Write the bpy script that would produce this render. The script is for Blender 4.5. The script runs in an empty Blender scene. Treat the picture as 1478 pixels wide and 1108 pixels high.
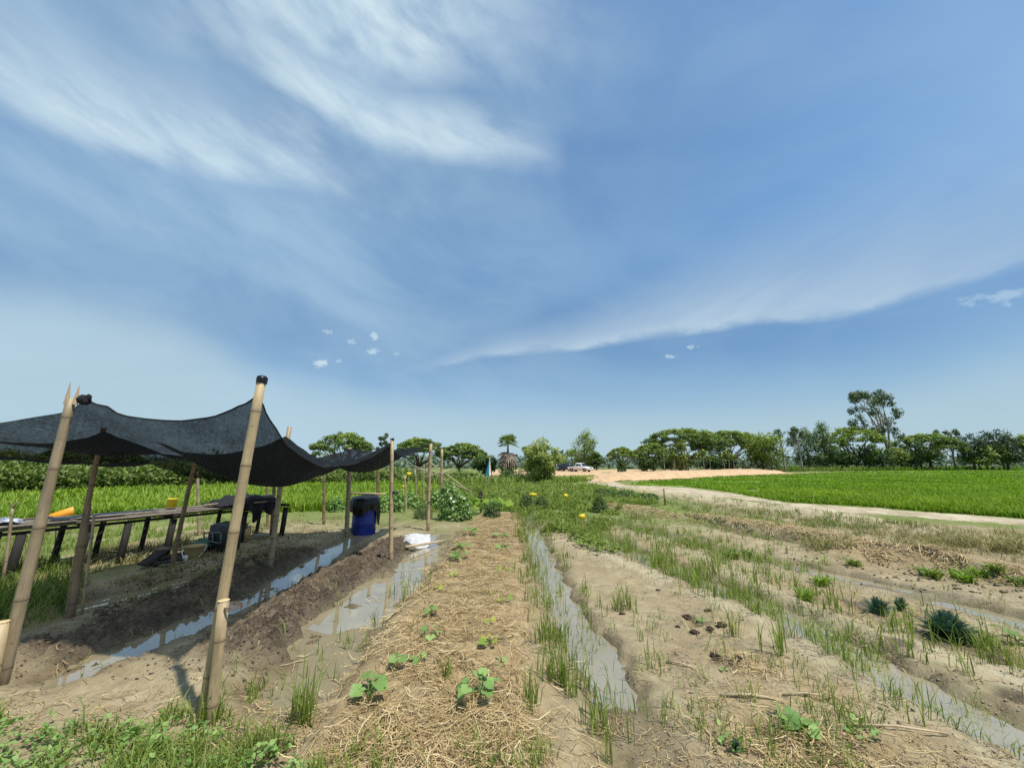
import bpy, math, random
import numpy as np
from mathutils import Vector, Matrix

random.seed(7)
RNG = np.random.default_rng(11)
scene = bpy.context.scene
COL = scene.collection

# ------------------------------------------------------------------ camera model
FPX, PITCH, EYE = 557.0, math.radians(11.8), 1.5
CP, SP = math.cos(PITCH), math.sin(PITCH)


def ray(px, py):
    a = (px - 739.0) / FPX
    b = (554.0 - py) / FPX
    return a, CP - b * SP, SP + b * CP


def G(px, py, z=0.0):
    """where the sight line of a photo point meets the level z"""
    x, y, zz = ray(px, py)
    t = (z - EYE) / zz
    return (x * t, y * t)


def AT(px, py, Y):
    x, y, zz = ray(px, py)
    t = Y / y
    return (x * t, Y, EYE + zz * t)


cam_d = bpy.data.cameras.new('camera')
cam_d.sensor_width = 36.0
cam_d.sensor_fit = 'HORIZONTAL'
cam_d.lens = 36.0 * FPX / 1478.0
cam_d.clip_start = 0.05
cam_d.clip_end = 8000
cam = bpy.data.objects.new('camera', cam_d)
cam.location = (0, 0, EYE)
cam.rotation_euler = (math.pi / 2 + PITCH, 0, 0)
COL.objects.link(cam)
scene.camera = cam


# ------------------------------------------------------------------ helpers
def tag(o, label=None, cat=None, group=None, kind=None):
    if label:
        o['label'] = label
    if cat:
        o['category'] = cat
    if group:
        o['group'] = group
    if kind:
        o['kind'] = kind
    return o


def thing(name, label, cat, loc=(0, 0, 0), rz=0.0, group=None):
    o = bpy.data.objects.new(name, None)
    o.empty_display_size = 0.1
    COL.objects.link(o)
    o.location = loc
    o.rotation_euler = (0, 0, rz)
    return tag(o, label, cat, group)


def dup(root, loc, rz=None, scale=None, label=None):
    r = root.copy()
    COL.objects.link(r)
    r.location = loc
    if rz is not None:
        r.rotation_euler = (0, 0, rz)
    if scale is not None:
        r.scale = scale if hasattr(scale, '__len__') else (scale,) * 3
    if label:
        r['label'] = label
    for ch in list(root.children):
        c = ch.copy()
        COL.objects.link(c)
        c.parent = r
        for g in list(ch.children):
            d = g.copy()
            COL.objects.link(d)
            d.parent = c
    return r


class MB:
    """collects pieces of geometry for ONE mesh"""

    def __init__(self):
        self.V, self.F, self.A, self.n = [], [], [], 0

    def add(self, V, F, tint=0.5):
        V = np.asarray(V, dtype=np.float64).reshape(-1, 3)
        if not isinstance(F, (list, tuple)) or (len(F) and not isinstance(F[0], np.ndarray)):
            d = {}
            for f in F:
                d.setdefault(len(f), []).append(f)
            F = [np.array(x) for x in d.values()]
        for f in F:
            if len(f):
                self.F.append(np.asarray(f, dtype=np.int64) + self.n)
        self.V.append(V)
        t = np.asarray(tint, dtype=np.float64)
        self.A.append(np.full(len(V), float(t)) if t.ndim == 0 else t)
        self.n += len(V)
        return self

    def mesh(self, name, mat=None, smooth=True):
        me = bpy.data.meshes.new(name)
        V = np.concatenate(self.V)
        A = np.concatenate(self.A)
        loops = np.concatenate([f.ravel() for f in self.F])
        tot = np.concatenate([np.full(len(f), f.shape[1]) for f in self.F])
        start = np.concatenate([[0], np.cumsum(tot)[:-1]])
        me.vertices.add(len(V))
        me.vertices.foreach_set('co', V.astype(np.float32).ravel())
        me.loops.add(len(loops))
        me.loops.foreach_set('vertex_index', loops.astype(np.int32))
        me.polygons.add(len(tot))
        me.polygons.foreach_set('loop_start', start.astype(np.int32))
        if smooth:
            me.polygons.foreach_set('use_smooth', np.ones(len(tot), dtype=bool))
        at = me.attributes.new('tint', 'FLOAT', 'POINT')
        at.data.foreach_set('value', A.astype(np.float32))
        me.update(calc_edges=True)
        if mat:
            me.materials.append(mat)
        return me

    def build(self, name, mat=None, parent=None, smooth=True):
        o = bpy.data.objects.new(name, self.mesh(name, mat, smooth))
        COL.objects.link(o)
        if parent:
            o.parent = parent
        return o


def attr(o, name, vals):
    at = o.data.attributes.new(name, 'FLOAT', 'POINT')
    at.data.foreach_set('value', np.asarray(vals, dtype=np.float32))


def frame_of(d):
    d = d / (np.linalg.norm(d) + 1e-9)
    up = np.array([0, 0, 1.0]) if abs(d[2]) < 0.9 else np.array([1.0, 0, 0])
    a = np.cross(d, up)
    a /= np.linalg.norm(a)
    return a, np.cross(a, d)


def tube(path, radii, seg=8, cap=True, bumps=0.0, rnd=None):
    P = np.asarray(path, dtype=float)
    n = len(P)
    R = np.broadcast_to(np.asarray(radii, dtype=float), (n,))
    V = []
    ang = np.linspace(0, 2 * math.pi, seg, endpoint=False)
    for i in range(n):
        d = P[min(i + 1, n - 1)] - P[max(i - 1, 0)]
        a, b = frame_of(d)
        rr = R[i] * (1 + (bumps * (RNG.random(seg) - .5) if bumps else 0))
        V.append(P[i] + np.outer(np.cos(ang) * rr, a) + np.outer(np.sin(ang) * rr, b))
    V = np.concatenate(V)
    F = []
    for i in range(n - 1):
        for k in range(seg):
            k2 = (k + 1) % seg
            F.append((i * seg + k, i * seg + k2, (i + 1) * seg + k2, (i + 1) * seg + k))
    Fq = np.array(F)
    out = [Fq]
    if cap:
        out.append(np.array([list(range(seg))[::-1], [(n - 1) * seg + k for k in range(seg)]]))
    return V, out


def box(c, s, rot=None, jit=0.0):
    c = np.asarray(c, float)
    h = np.asarray(s, float) / 2
    V = np.array([(x, y, z) for x in (-1, 1) for y in (-1, 1) for z in (-1, 1)], float) * h
    if jit:
        V += RNG.normal(0, jit, V.shape)
    if rot is not None:
        V = V @ np.array(rot.to_3x3()).T
    F = [np.array([(0, 1, 3, 2), (4, 6, 7, 5), (0, 4, 5, 1), (2, 3, 7, 6), (0, 2, 6, 4), (1, 5, 7, 3)])]
    return V + c, F


def lathe(prof, seg=24, cx=0, cy=0):
    V, F = [], []
    n = len(prof)
    for (r, z) in prof:
        for k in range(seg):
            a = 2 * math.pi * k / seg
            V.append((cx + r * math.cos(a), cy + r * math.sin(a), z))
    for i in range(n - 1):
        for k in range(seg):
            k2 = (k + 1) % seg
            F.append((i * seg + k, i * seg + k2, (i + 1) * seg + k2, (i + 1) * seg + k))
    return np.array(V), [np.array(F)]


# ---- numpy gradient noise
_perm = np.random.default_rng(3).permutation(4096)
_gr = np.random.default_rng(4).random(4096) * 2 * math.pi
_gx, _gy = np.cos(_gr), np.sin(_gr)


def noise(x, y, seed=0):
    x = np.asarray(x, float)
    y = np.asarray(y, float)
    xi, yi = np.floor(x).astype(np.int64), np.floor(y).astype(np.int64)
    xf, yf = x - xi, y - yi
    u = xf * xf * xf * (xf * (xf * 6 - 15) + 10)
    v = yf * yf * yf * (yf * (yf * 6 - 15) + 10)

    def g(ix, iy, fx, fy):
        h = _perm[(_perm[(ix + seed * 131) & 4095] + iy) & 4095]
        return _gx[h] * fx + _gy[h] * fy
    a = g(xi, yi, xf, yf)
    b = g(xi + 1, yi, xf - 1, yf)
    c = g(xi, yi + 1, xf, yf - 1)
    d = g(xi + 1, yi + 1, xf - 1, yf - 1)
    return 1.45 * ((a * (1 - u) + b * u) * (1 - v) + (c * (1 - u) + d * u) * v)


def fbm(x, y, sc, octv=4, seed=0, gain=.5):
    s, amp, f = 0, 1.0, 1.0 / sc
    for k in range(octv):
        s = s + amp * noise(x * f, y * f, seed + k)
        amp *= gain
        f *= 2.03
    return s


def sstep(a, b, x):
    t = np.clip((x - a) / (b - a), 0, 1)
    return t * t * (3 - 2 * t)


def pdist(x, y, pl):
    """distance to a polyline and the position along it (0..1)"""
    best = np.full(np.shape(x), 1e9)
    tt = np.zeros(np.shape(x))
    pl = np.asarray(pl, float)
    L = np.concatenate([[0], np.cumsum(np.linalg.norm(np.diff(pl, axis=0), axis=1))])
    for i in range(len(pl) - 1):
        a, d = pl[i], pl[i + 1] - pl[i]
        t = np.clip(((x - a[0]) * d[0] + (y - a[1]) * d[1]) / (d @ d), 0, 1)
        q = np.hypot(x - a[0] - t * d[0], y - a[1] - t * d[1])
        m = q < best
        best = np.where(m, q, best)
        tt = np.where(m, (L[i] + t * (L[i + 1] - L[i])) / L[-1], tt)
    return best, tt


def inpoly(x, y, poly):
    poly = np.asarray(poly, float)
    ins = np.zeros(np.shape(x), bool)
    j = len(poly) - 1
    for i in range(len(poly)):
        xi, yi = poly[i]
        xj, yj = poly[j]
        c = ((yi > y) != (yj > y)) & (x < (xj - xi) * (y - yi) / (yj - yi + 1e-12) + xi)
        ins ^= c
        j = i
    return ins


# ------------------------------------------------------------------ materials
def new_mat(name):
    m = bpy.data.materials.new(name)
    m.use_nodes = True
    nt = m.node_tree
    nt.nodes.clear()
    return m, nt


def nd(nt, t, **kw):
    n = nt.nodes.new(t)
    for k, v in kw.items():
        setattr(n, k, v)
    return n


def lk(nt, a, b):
    nt.links.new(a, b)


def ramp(nt, fac, stops):
    r = nd(nt, 'ShaderNodeValToRGB')
    cr = r.color_ramp
    while len(cr.elements) < len(stops):
        cr.elements.new(0.5)
    for e, (p, c) in zip(cr.elements, stops):
        e.position = p
        e.color = (*c, 1)
    lk(nt, fac, r.inputs[0])
    return r.outputs[0]


def mixc(nt, fac, a, b, mode='MIX'):
    m = nd(nt, 'ShaderNodeMix', data_type='RGBA', blend_type=mode)
    for sock, v in ((m.inputs[0], fac), (m.inputs[6], a), (m.inputs[7], b)):
        if hasattr(v, 'links') or isinstance(v, bpy.types.NodeSocket):
            lk(nt, v, sock)
        elif hasattr(v, '__len__'):
            sock.default_value = (*v, 1)
        else:
            sock.default_value = v
    return m.outputs[2]


def math_(nt, op, a, b=None, c=None, clamp=False):
    m = nd(nt, 'ShaderNodeMath', operation=op, use_clamp=clamp)
    for i, v in enumerate((a, b, c)):
        if v is None:
            continue
        if isinstance(v, bpy.types.NodeSocket):
            lk(nt, v, m.inputs[i])
        else:
            m.inputs[i].default_value = v
    return m.outputs[0]


def maprange(nt, v, a, b, c=0.0, d=1.0, smooth=True):
    m = nd(nt, 'ShaderNodeMapRange', interpolation_type='SMOOTHSTEP' if smooth else 'LINEAR')
    lk(nt, v, m.inputs[0])
    for i, q in ((1, a), (2, b), (3, c), (4, d)):
        if isinstance(q, bpy.types.NodeSocket):
            lk(nt, q, m.inputs[i])
        else:
            m.inputs[i].default_value = q
    return m.outputs[0]


def noise_n(nt, vec, scale, detail=4, rough=.55, dist=0.0):
    n = nd(nt, 'ShaderNodeTexNoise')
    n.inputs['Scale'].default_value = scale
    n.inputs['Detail'].default_value = detail
    n.inputs['Roughness'].default_value = rough
    n.inputs['Distortion'].default_value = dist
    if vec is not None:
        lk(nt, vec, n.inputs['Vector'])
    return n.outputs[0]


def attr_n(nt, name):
    return nd(nt, 'ShaderNodeAttribute', attribute_name=name).outputs['Fac']


def principled(nt, color, rough=.7, bump=None, bstr=.3, bdist=.01, metallic=0.0, spec=.5):
    b = nd(nt, 'ShaderNodeBsdfPrincipled')
    if isinstance(color, bpy.types.NodeSocket):
        lk(nt, color, b.inputs['Base Color'])
    else:
        b.inputs['Base Color'].default_value = (*color, 1)
    if isinstance(rough, bpy.types.NodeSocket):
        lk(nt, rough, b.inputs['Roughness'])
    else:
        b.inputs['Roughness'].default_value = rough
    b.inputs['Metallic'].default_value = metallic
    b.inputs['Specular IOR Level'].default_value = spec
    if bump is not None:
        bp = nd(nt, 'ShaderNodeBump')
        bp.inputs['Strength'].default_value = bstr
        bp.inputs['Distance'].default_value = bdist
        lk(nt, bump, bp.inputs['Height'])
        lk(nt, bp.outputs[0], b.inputs['Normal'])
    return b


def out(nt, sh):
    o = nd(nt, 'ShaderNodeOutputMaterial')
    lk(nt, sh, o.inputs[0])


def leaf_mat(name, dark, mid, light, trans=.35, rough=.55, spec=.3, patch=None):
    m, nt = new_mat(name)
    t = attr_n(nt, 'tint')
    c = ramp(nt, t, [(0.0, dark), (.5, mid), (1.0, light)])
    if patch:
        g = nd(nt, 'ShaderNodeNewGeometry')
        n = noise_n(nt, g.outputs['Position'], patch[0], 3)
        c = mixc(nt, maprange(nt, n, .35, .7), c, mixc(nt, 1.0, c, patch[1], 'MULTIPLY'))
    p = principled(nt, c, rough, spec=spec)
    tr = nd(nt, 'ShaderNodeBsdfTranslucent')
    lk(nt, mixc(nt, 1.0, c, (1.0, 1.15, .5), 'MULTIPLY'), tr.inputs[0])
    mx = nd(nt, 'ShaderNodeMixShader')
    mx.inputs[0].default_value = trans
    lk(nt, p.outputs[0], mx.inputs[1])
    lk(nt, tr.outputs[0], mx.inputs[2])
    out(nt, mx.outputs[0])
    return m


def simple_mat(name, color, rough=.6, var=.25, scale=8, bstr=.25, bdist=.005, metallic=0, spec=.5, stretch=None):
    m, nt = new_mat(name)
    tc = nd(nt, 'ShaderNodeTexCoord')
    v = tc.outputs['Object']
    if stretch:
        mp = nd(nt, 'ShaderNodeMapping')
        mp.inputs['Scale'].default_value = stretch
        lk(nt, v, mp.inputs[0])
        v = mp.outputs[0]
    n = noise_n(nt, v, scale, 5, .6)
    lo = tuple(c * (1 - var) for c in color)
    hi = tuple(min(1, c * (1 + var)) for c in color)
    c = ramp(nt, n, [(.3, lo), (.7, hi)])
    p = principled(nt, c, rough, n, bstr, bdist, metallic, spec)
    out(nt, p.outputs[0])
    return m


def bamboo_mat(name, base, old, ringc):
    """tint attribute: 1 on the node rings"""
    m, nt = new_mat(name)
    tc = nd(nt, 'ShaderNodeTexCoord')
    mp = nd(nt, 'ShaderNodeMapping')
    mp.inputs['Scale'].default_value = (14, 14, 1.2)
    lk(nt, tc.outputs['Object'], mp.inputs[0])
    n1 = noise_n(nt, mp.outputs[0], 3.0, 5, .65)
    n2 = noise_n(nt, tc.outputs['Object'], 3.5, 4, .6)
    n3 = noise_n(nt, tc.outputs['Object'], 22, 3, .6)
    c = mixc(nt, maprange(nt, n2, .38, .68), base, old)
    c = mixc(nt, maprange(nt, n1, .42, .75, 0, .55), c, tuple(x * .45 for x in old))
    c = mixc(nt, maprange(nt, n3, .62, .75, 0, .5), c, (.05, .04, .03))
    c = mixc(nt, attr_n(nt, 'tint'), c, ringc)
    p = principled(nt, c, .55, n1, .35, .004)
    out(nt, p.outputs[0])
    return m


M = {}
M['bamboo'] = bamboo_mat('dry bamboo', (.46, .34, .185), (.33, .245, .14), (.13, .09, .05))
M['bamboo_grey'] = bamboo_mat('grey bamboo', (.34, .26, .155), (.24, .18, .11), (.10, .07, .045))
M['bamboo_brown'] = bamboo_mat('brown bamboo', (.25, .165, .085), (.15, .10, .055), (.06, .04, .025))
M['cut'] = simple_mat('cut bamboo', (.62, .47, .24), .7, .2, 20)
M['darkwood'] = simple_mat('dark timber', (.022, .018, .014), .85, .4, 6, .4, .006, stretch=(6, 6, 1))
M['plank'] = simple_mat('weathered slats', (.20, .165, .125), .85, .45, 3.0, .5, .006, stretch=(10, 1.0, 10))
M['paleplank'] = simple_mat('pale split bamboo', (.42, .33, .2), .8, .3, 4, .3, .004)
M['blackplastic'] = simple_mat('black plastic sheet', (.006, .006, .007), .35, .4, 9, .5, .01, spec=.4)
M['blackcloth'] = simple_mat('black net cloth', (.007, .007, .008), .85, .4, 30, .5, .01)
M['blue'] = simple_mat('blue drum plastic', (.006, .022, .20), .42, .25, 5, .15, .004)
M['beige'] = simple_mat('beige bucket plastic', (.42, .30, .13), .5, .2, 7, .1)
M['white'] = simple_mat('white plastic', (.72, .72, .70), .5, .1, 9, .2)
M['sack'] = simple_mat('white woven sack', (.50, .50, .495), .7, .14, 12, .5, .01)
M['yellow'] = simple_mat('yellow plastic', (.75, .56, .02), .5, .1, 9, .1)
M['orange'] = simple_mat('orange plastic', (.78, .32, .015), .5, .1, 9, .1)
M['darkgrey'] = simple_mat('dark grey plastic', (.03, .032, .034), .6, .3, 12, .2)
M['grey'] = simple_mat('grey crate plastic', (.13, .13, .125), .6, .3, 12, .2)
M['teal'] = simple_mat('teal canvas', (.03, .24, .24), .8, .15, 12)
M['red'] = simple_mat('red canvas', (.45, .05, .03), .8, .15, 12)
M['navy'] = simple_mat('blue canvas', (.02, .06, .22), .8, .15, 12)
M['canvaswhite'] = simple_mat('white canvas', (.7, .7, .66), .8, .1, 12)
M['bark'] = simple_mat('bark', (.10, .078, .055), .9, .45, 3, .6, .03, stretch=(5, 5, 1))
M['palebark'] = simple_mat('pale bark', (.33, .29, .23), .85, .35, 4, .4, .02, stretch=(5, 5, 1))
M['deadleaf'] = leaf_mat('dry dead leaves', (.09, .065, .048), (.20, .15, .11), (.34, .28, .21), .15, .8)
M['soilclod'] = simple_mat('dark manure clod', (.045, .024, .014), .9, .5, 40, .8, .02)
M['paint'] = simple_mat('white car paint', (.78, .78, .77), .25, .04, 3, .02, .001)
M['darkpaint'] = simple_mat('dark car paint', (.03, .035, .045), .25, .1, 3, .02, .001)
M['silver'] = simple_mat('silver car paint', (.42, .44, .46), .3, .08, 3, .02, .001, .4)
M['tyre'] = simple_mat('tyre rubber', (.02, .02, .02), .85, .3, 10)
M['rim'] = simple_mat('wheel rim', (.35, .35, .36), .4, .1, 10, metallic=.6)
M['lamp'] = simple_mat('headlamp lens', (.65, .67, .7), .15, .05, 10)
M['tail'] = simple_mat('tail lamp', (.4, .02, .02), .3, .05, 10)
M['carglass'] = simple_mat('car glass', (.015, .02, .025), .06, .1, 3, 0.0, .001, spec=.8)

M['leaf_rain'] = leaf_mat('rain tree leaves', (0.051, 0.084, 0.025), (0.120, 0.185, 0.039), (0.298, 0.379, 0.064), .22)  # rain, dark and green leaf colours lifted and slightly blued for distance haze
M['leaf_dark'] = leaf_mat('dark leaves', (0.040, 0.073, 0.028), (0.093, 0.154, 0.042), (0.205, 0.276, 0.061), .2)
M['leaf_mid'] = leaf_mat('green leaves', (0.065, 0.106, 0.028), (0.159, 0.222, 0.046), (0.327, 0.392, 0.064), .28)
M['leaf_yel'] = leaf_mat('yellow green leaves', (0.1, 0.13, 0.03), (0.24, 0.29, 0.07), (0.42, 0.45, 0.14), .3)
M['leaf_hazy'] = leaf_mat('hazy leaves', (0.039, 0.068, 0.042), (0.075, 0.114, 0.068), (0.130, 0.176, 0.098), .2)  # aerial haze put into the leaf colour
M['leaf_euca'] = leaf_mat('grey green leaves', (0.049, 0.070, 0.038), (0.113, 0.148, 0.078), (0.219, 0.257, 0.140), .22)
M['leaf_far'] = leaf_mat('far hazy leaves', (.075, .115, .075), (.125, .175, .115), (.19, .24, .15), .15)  # haze of distance mixed straight into these greens
M['leaf_bright'] = leaf_mat('bright leaves', (.07, .13, .01), (.16, .27, .025), (.30, .42, .05), .35)
M['leaf_squash'] = leaf_mat('squash leaves', (0.11, 0.2, 0.05), (0.21, 0.34, 0.09), (0.36, 0.5, 0.16), .3, .5)
M['leaf_sick'] = leaf_mat('yellowed leaves', (.20, .30, .05), (.38, .44, .05), (.62, .56, .05), .3)
M['leaf_blue'] = leaf_mat('blue green leaves', (0.025, 0.063, 0.039), (0.059, 0.126, 0.084), (0.126, 0.224, 0.147), .2)
M['leaf_purple'] = leaf_mat('dark purple leaves', (.012, .008, .012), (.03, .014, .02), (.06, .03, .035), .15)
M['rice_right'] = leaf_mat('young rice', (.12, .195, .010), (.235, .34, .018), (.35, .45, .04), .35, patch=(.16, (.72, .84, .75)))
M['rice_left'] = leaf_mat('tall rice', (0.13, 0.21, 0.012), (0.24, 0.35, 0.022), (0.36, 0.44, 0.06), .35, patch=(.3, (.75, .85, .8)))
M['grass'] = leaf_mat('furrow grass', (.10, .145, .024), (.21, .275, .05), (.37, .40, .11), .36)
M['drygrass'] = leaf_mat('dry grass', (.16, .15, .06), (.28, .25, .11), (.42, .36, .19), .25, .7)
M['weed'] = leaf_mat('weeds', (.10, .15, .025), (.215, .28, .05), (.37, .41, .11), .4)
M['crop'] = leaf_mat('tall crop', (0.042, 0.070, 0.014), (0.126, 0.182, 0.035), (0.308, 0.364, 0.098), .28)
M['straw'] = leaf_mat('straw', (.17, .105, .042), (.43, .305, .14), (.68, .54, .30), .1, .6)


def net_mat():
    m, nt = new_mat('black shade net')
    g = nd(nt, 'ShaderNodeAttribute', attribute_name='weave')
    mp = nd(nt, 'ShaderNodeMapping')
    mp.inputs['Scale'].default_value = (70, 9, 1)
    lk(nt, g.outputs['Vector'], mp.inputs[0])
    n1 = noise_n(nt, mp.outputs[0], 1.6, 4, .65)
    mp2 = nd(nt, 'ShaderNodeMapping')
    mp2.inputs['Scale'].default_value = (12, 60, 1)
    lk(nt, g.outputs['Vector'], mp2.inputs[0])
    n2 = noise_n(nt, mp2.outputs[0], 1.3, 3, .6)
    n3 = noise_n(nt, g.outputs['Vector'], 1.5, 3, .6)
    s = math_(nt, 'ADD', math_(nt, 'MULTIPLY', n1, .5), math_(nt, 'MULTIPLY', n2, .3))
    s = math_(nt, 'ADD', s, math_(nt, 'MULTIPLY', n3, .3))
    hem = attr_n(nt, 'tint')
    op = maprange(nt, s, .34, .70, .72, .97)
    op = math_(nt, 'MAXIMUM', op, hem)
    d = principled(nt, ramp(nt, n1, [(.3, (.006, .007, .008)), (.75, (.020, .022, .025))]), .7, spec=.05)
    t = nd(nt, 'ShaderNodeBsdfTransparent')
    t.inputs[0].default_value = (.78, .84, .88, 1)
    mx = nd(nt, 'ShaderNodeMixShader')
    lk(nt, op, mx.inputs[0])
    lk(nt, t.outputs[0], mx.inputs[1])
    lk(nt, d.outputs[0], mx.inputs[2])
    out(nt, mx.outputs[0])
    return m


M['net'] = net_mat()


def soil_mat():
    m, nt = new_mat('garden soil')
    g = nd(nt, 'ShaderNodeNewGeometry')
    P = g.outputs['Position']
    nbig = noise_n(nt, P, .9, 4, .6)
    nmid = noise_n(nt, P, 5.0, 5, .65)
    nfin = noise_n(nt, P, 38, 4, .7)
    c = ramp(nt, nmid, [(.25, (.225, .175, .10)), (.5, (.345, .28, .165)), (.78, (.46, .385, .245))])
    c = mixc(nt, maprange(nt, nbig, .40, .68, 0, .75), c, mixc(nt, nfin, (.205, .145, .08), (.335, .255, .145)))
    c = mixc(nt, maprange(nt, nfin, .50, .72, 0, .55), c, mixc(nt, 1.0, c, (.55, .52, .48), 'MULTIPLY'))
    # pale dried shoulders
    c = mixc(nt, math_(nt, 'MULTIPLY', attr_n(nt, 'sand'), maprange(nt, nmid, .2, .6, .45, 1.0)), c,
             mixc(nt, nfin, (.35, .285, .17), (.54, .47, .31)))
    nalg = noise_n(nt, P, 1.7, 4, .6)
    c = mixc(nt, maprange(nt, nalg, .52, .72, 0, .5), c, mixc(nt, nfin, (.13, .12, .055), (.26, .235, .12)))
    # trampled straw colour
    st = attr_n(nt, 'straw')
    vv = nd(nt, 'ShaderNodeTexVoronoi')
    vv.inputs['Scale'].default_value = 46
    lk(nt, P, vv.inputs['Vector'])
    strawc = ramp(nt, math_(nt, 'ADD', math_(nt, 'MULTIPLY', nfin, .7), math_(nt, 'MULTIPLY', nmid, .3)),
                  [(.3, (.15, .095, .046)), (.5, (.32, .225, .11)), (.7, (.50, .385, .205))])
    c = mixc(nt, math_(nt, 'MULTIPLY', st, maprange(nt, noise_n(nt, P, 3.2, 4, .65), .36, .58, .45, 1.0)), c, strawc)
    vc = nd(nt, 'ShaderNodeTexVoronoi', feature='DISTANCE_TO_EDGE')
    vc.inputs['Scale'].default_value = 11
    va = nd(nt, 'ShaderNodeVectorMath', operation='ADD')
    nv = nd(nt, 'ShaderNodeTexNoise')
    nv.inputs['Scale'].default_value = 9
    nv.inputs['Detail'].default_value = 4
    lk(nt, P, nv.inputs['Vector'])
    vs = nd(nt, 'ShaderNodeVectorMath', operation='SCALE')
    vs.inputs['Scale'].default_value = .16
    lk(nt, nv.outputs[1], vs.inputs[0])
    lk(nt, P, va.inputs[0])
    lk(nt, vs.outputs[0], va.inputs[1])
    lk(nt, va.outputs[0], vc.inputs['Vector'])
    crack = math_(nt, 'MULTIPLY', maprange(nt, vc.outputs['Distance'], .0, .035, 1, 0), maprange(nt, noise_n(nt, P, 1.3, 3), .46, .62))
    c = mixc(nt, math_(nt, 'MULTIPLY', crack, .6), c, mixc(nt, 1.0, c, (.35, .32, .28), 'MULTIPLY'))
    # dark dug mud
    dk = attr_n(nt, 'dark')
    darkc = ramp(nt, math_(nt, 'ADD', math_(nt, 'MULTIPLY', nfin, .5), math_(nt, 'MULTIPLY', nmid, .5)),
                 [(.35, (.026, .018, .012)), (.48, (.082, .060, .040)), (.60, (.165, .128, .086)), (.74, (.29, .235, .16))])
    c = mixc(nt, dk, c, darkc)
    # wet rim next to the water
    wet = attr_n(nt, 'wet')
    c = mixc(nt, math_(nt, 'MULTIPLY', wet, .75), c, mixc(nt, 1.0, c, (.50, .475, .41), 'MULTIPLY'))
    # green cover
    gr = attr_n(nt, 'green')
    fac = math_(nt, 'MULTIPLY', gr, maprange(nt, math_(nt, 'ADD', math_(nt, 'MULTIPLY', nmid, .6), math_(nt, 'MULTIPLY', nfin, .4)), .33, .56, .35, 1.0))
    gc = mixc(nt, nfin, (.085, .125, .02), (.20, .25, .055))
    c = mixc(nt, fac, c, gc)
    fld = attr_n(nt, 'field')
    fcol = mixc(nt, maprange(nt, noise_n(nt, P, .22, 4, .6), .35, .65), (.11, .15, .035), (.15, .27, .014))
    c = mixc(nt, fld, c, fcol)
    rough = maprange(nt, wet, 0, 1, .95, .38)
    bh = math_(nt, 'SUBTRACT', math_(nt, 'ADD', math_(nt, 'MULTIPLY', nmid, .6), math_(nt, 'MULTIPLY', nfin, .6)), math_(nt, 'MULTIPLY', crack, .25))
    p = principled(nt, c, rough, bh, .75, .035, spec=.3)
    out(nt, p.outputs[0])
    return m


M['soil'] = soil_mat()


def water_mat():
    m, nt = new_mat('muddy water')
    g = nd(nt, 'ShaderNodeNewGeometry')
    n = noise_n(nt, g.outputs['Position'], 1.6, 3)
    c = mixc(nt, n, (.22, .18, .105), (.36, .30, .18))
    n2 = noise_n(nt, g.outputs['Position'], 9, 3, .6)
    p = principled(nt, c, .02, n2, .03, .006, spec=.5)
    p.inputs['IOR'].default_value = 2.9
    out(nt, p.outputs[0])
    return m


M['water'] = water_mat()


def earth_mat(name, a, b, cdark):
    m, nt = new_mat(name)
    g = nd(nt, 'ShaderNodeNewGeometry')
    mp = nd(nt, 'ShaderNodeMapping')
    mp.inputs['Scale'].default_value = (1, 1, .35)
    lk(nt, g.outputs['Position'], mp.inputs[0])
    n = noise_n(nt, mp.outputs[0], 1.1, 6, .65)
    n2 = noise_n(nt, g.outputs['Position'], 7, 4, .65)
    c = mixc(nt, maprange(nt, n, .35, .65), a, b)
    c = mixc(nt, maprange(nt, n2, .5, .75, 0, .6), c, cdark)
    p = principled(nt, c, .95, n2, .8, .08, spec=.2)
    out(nt, p.outputs[0])
    return m


M['orange_earth'] = earth_mat('orange laterite', (.50, .315, .165), (.60, .435, .265), (.36, .21, .11))
M['path'] = earth_mat('pale sandy path', (.36, .29, .185), (.54, .46, .32), (.22, .17, .10))
M['hill'] = simple_mat('hazy far hills', (.13, .19, .21), 1.0, .25, .02, 0, spec=0)  # bluish base colour stands in for the haze in between


# ------------------------------------------------------------------ layout of the ground
def W(*pts, z=-.06):
    return [G(*p, z) for p in pts]


F0 = W((262, 838), (225, 853), (150, 868), (60, 898), (-60, 935))
F1 = W((560, 752), (495, 787), (440, 822), (390, 851), (300, 891), (200, 937), (105, 974))
F2 = W((640, 772), (618, 795), (588, 835), (540, 872), (480, 925), (435, 985))
F2b = W((545, 838), (500, 866), (455, 903))
F3 = W((752, 728), (768, 765), (800, 850), (850, 935), (895, 1015), (925, 1085))
F4 = W((800, 742), (880, 785), (1000, 838), (1120, 882), (1250, 957), (1330, 1003), (1478, 1078), (1600, 1135))
F5 = W((880, 752), (1010, 790), (1120, 815), (1230, 838), (1330, 862), (1420, 888), (1560, 928))
F6 = W((960, 745), (1100, 778), (1250, 800), (1480, 850))
BEDL = W((575, 783), (470, 850), (400, 905), (290, 985), z=0)      # dug bed between F1 and F2
BEDLL = W((420, 800), (330, 845), (180, 912), (20, 975), z=0)
STRAW = W((722, 745), (705, 790), (676, 870), (640, 980), (620, 1108), z=0)
RIDGE = W((880, 733), (960, 745), (1060, 758), (1150, 772), (1235, 792), (1330, 812), z=0)
RIDGE2 = W((1240, 805), (1350, 812), (1500, 832), z=0)
SHOULD = W((800, 755), (900, 812), (1030, 862), (1100, 893), (1230, 965), (1478, 1108), z=0)
SHOULD2 = W((950, 775), (1100, 850), (1265, 920), (1466, 977), (1600, 1010), z=0)
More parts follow.
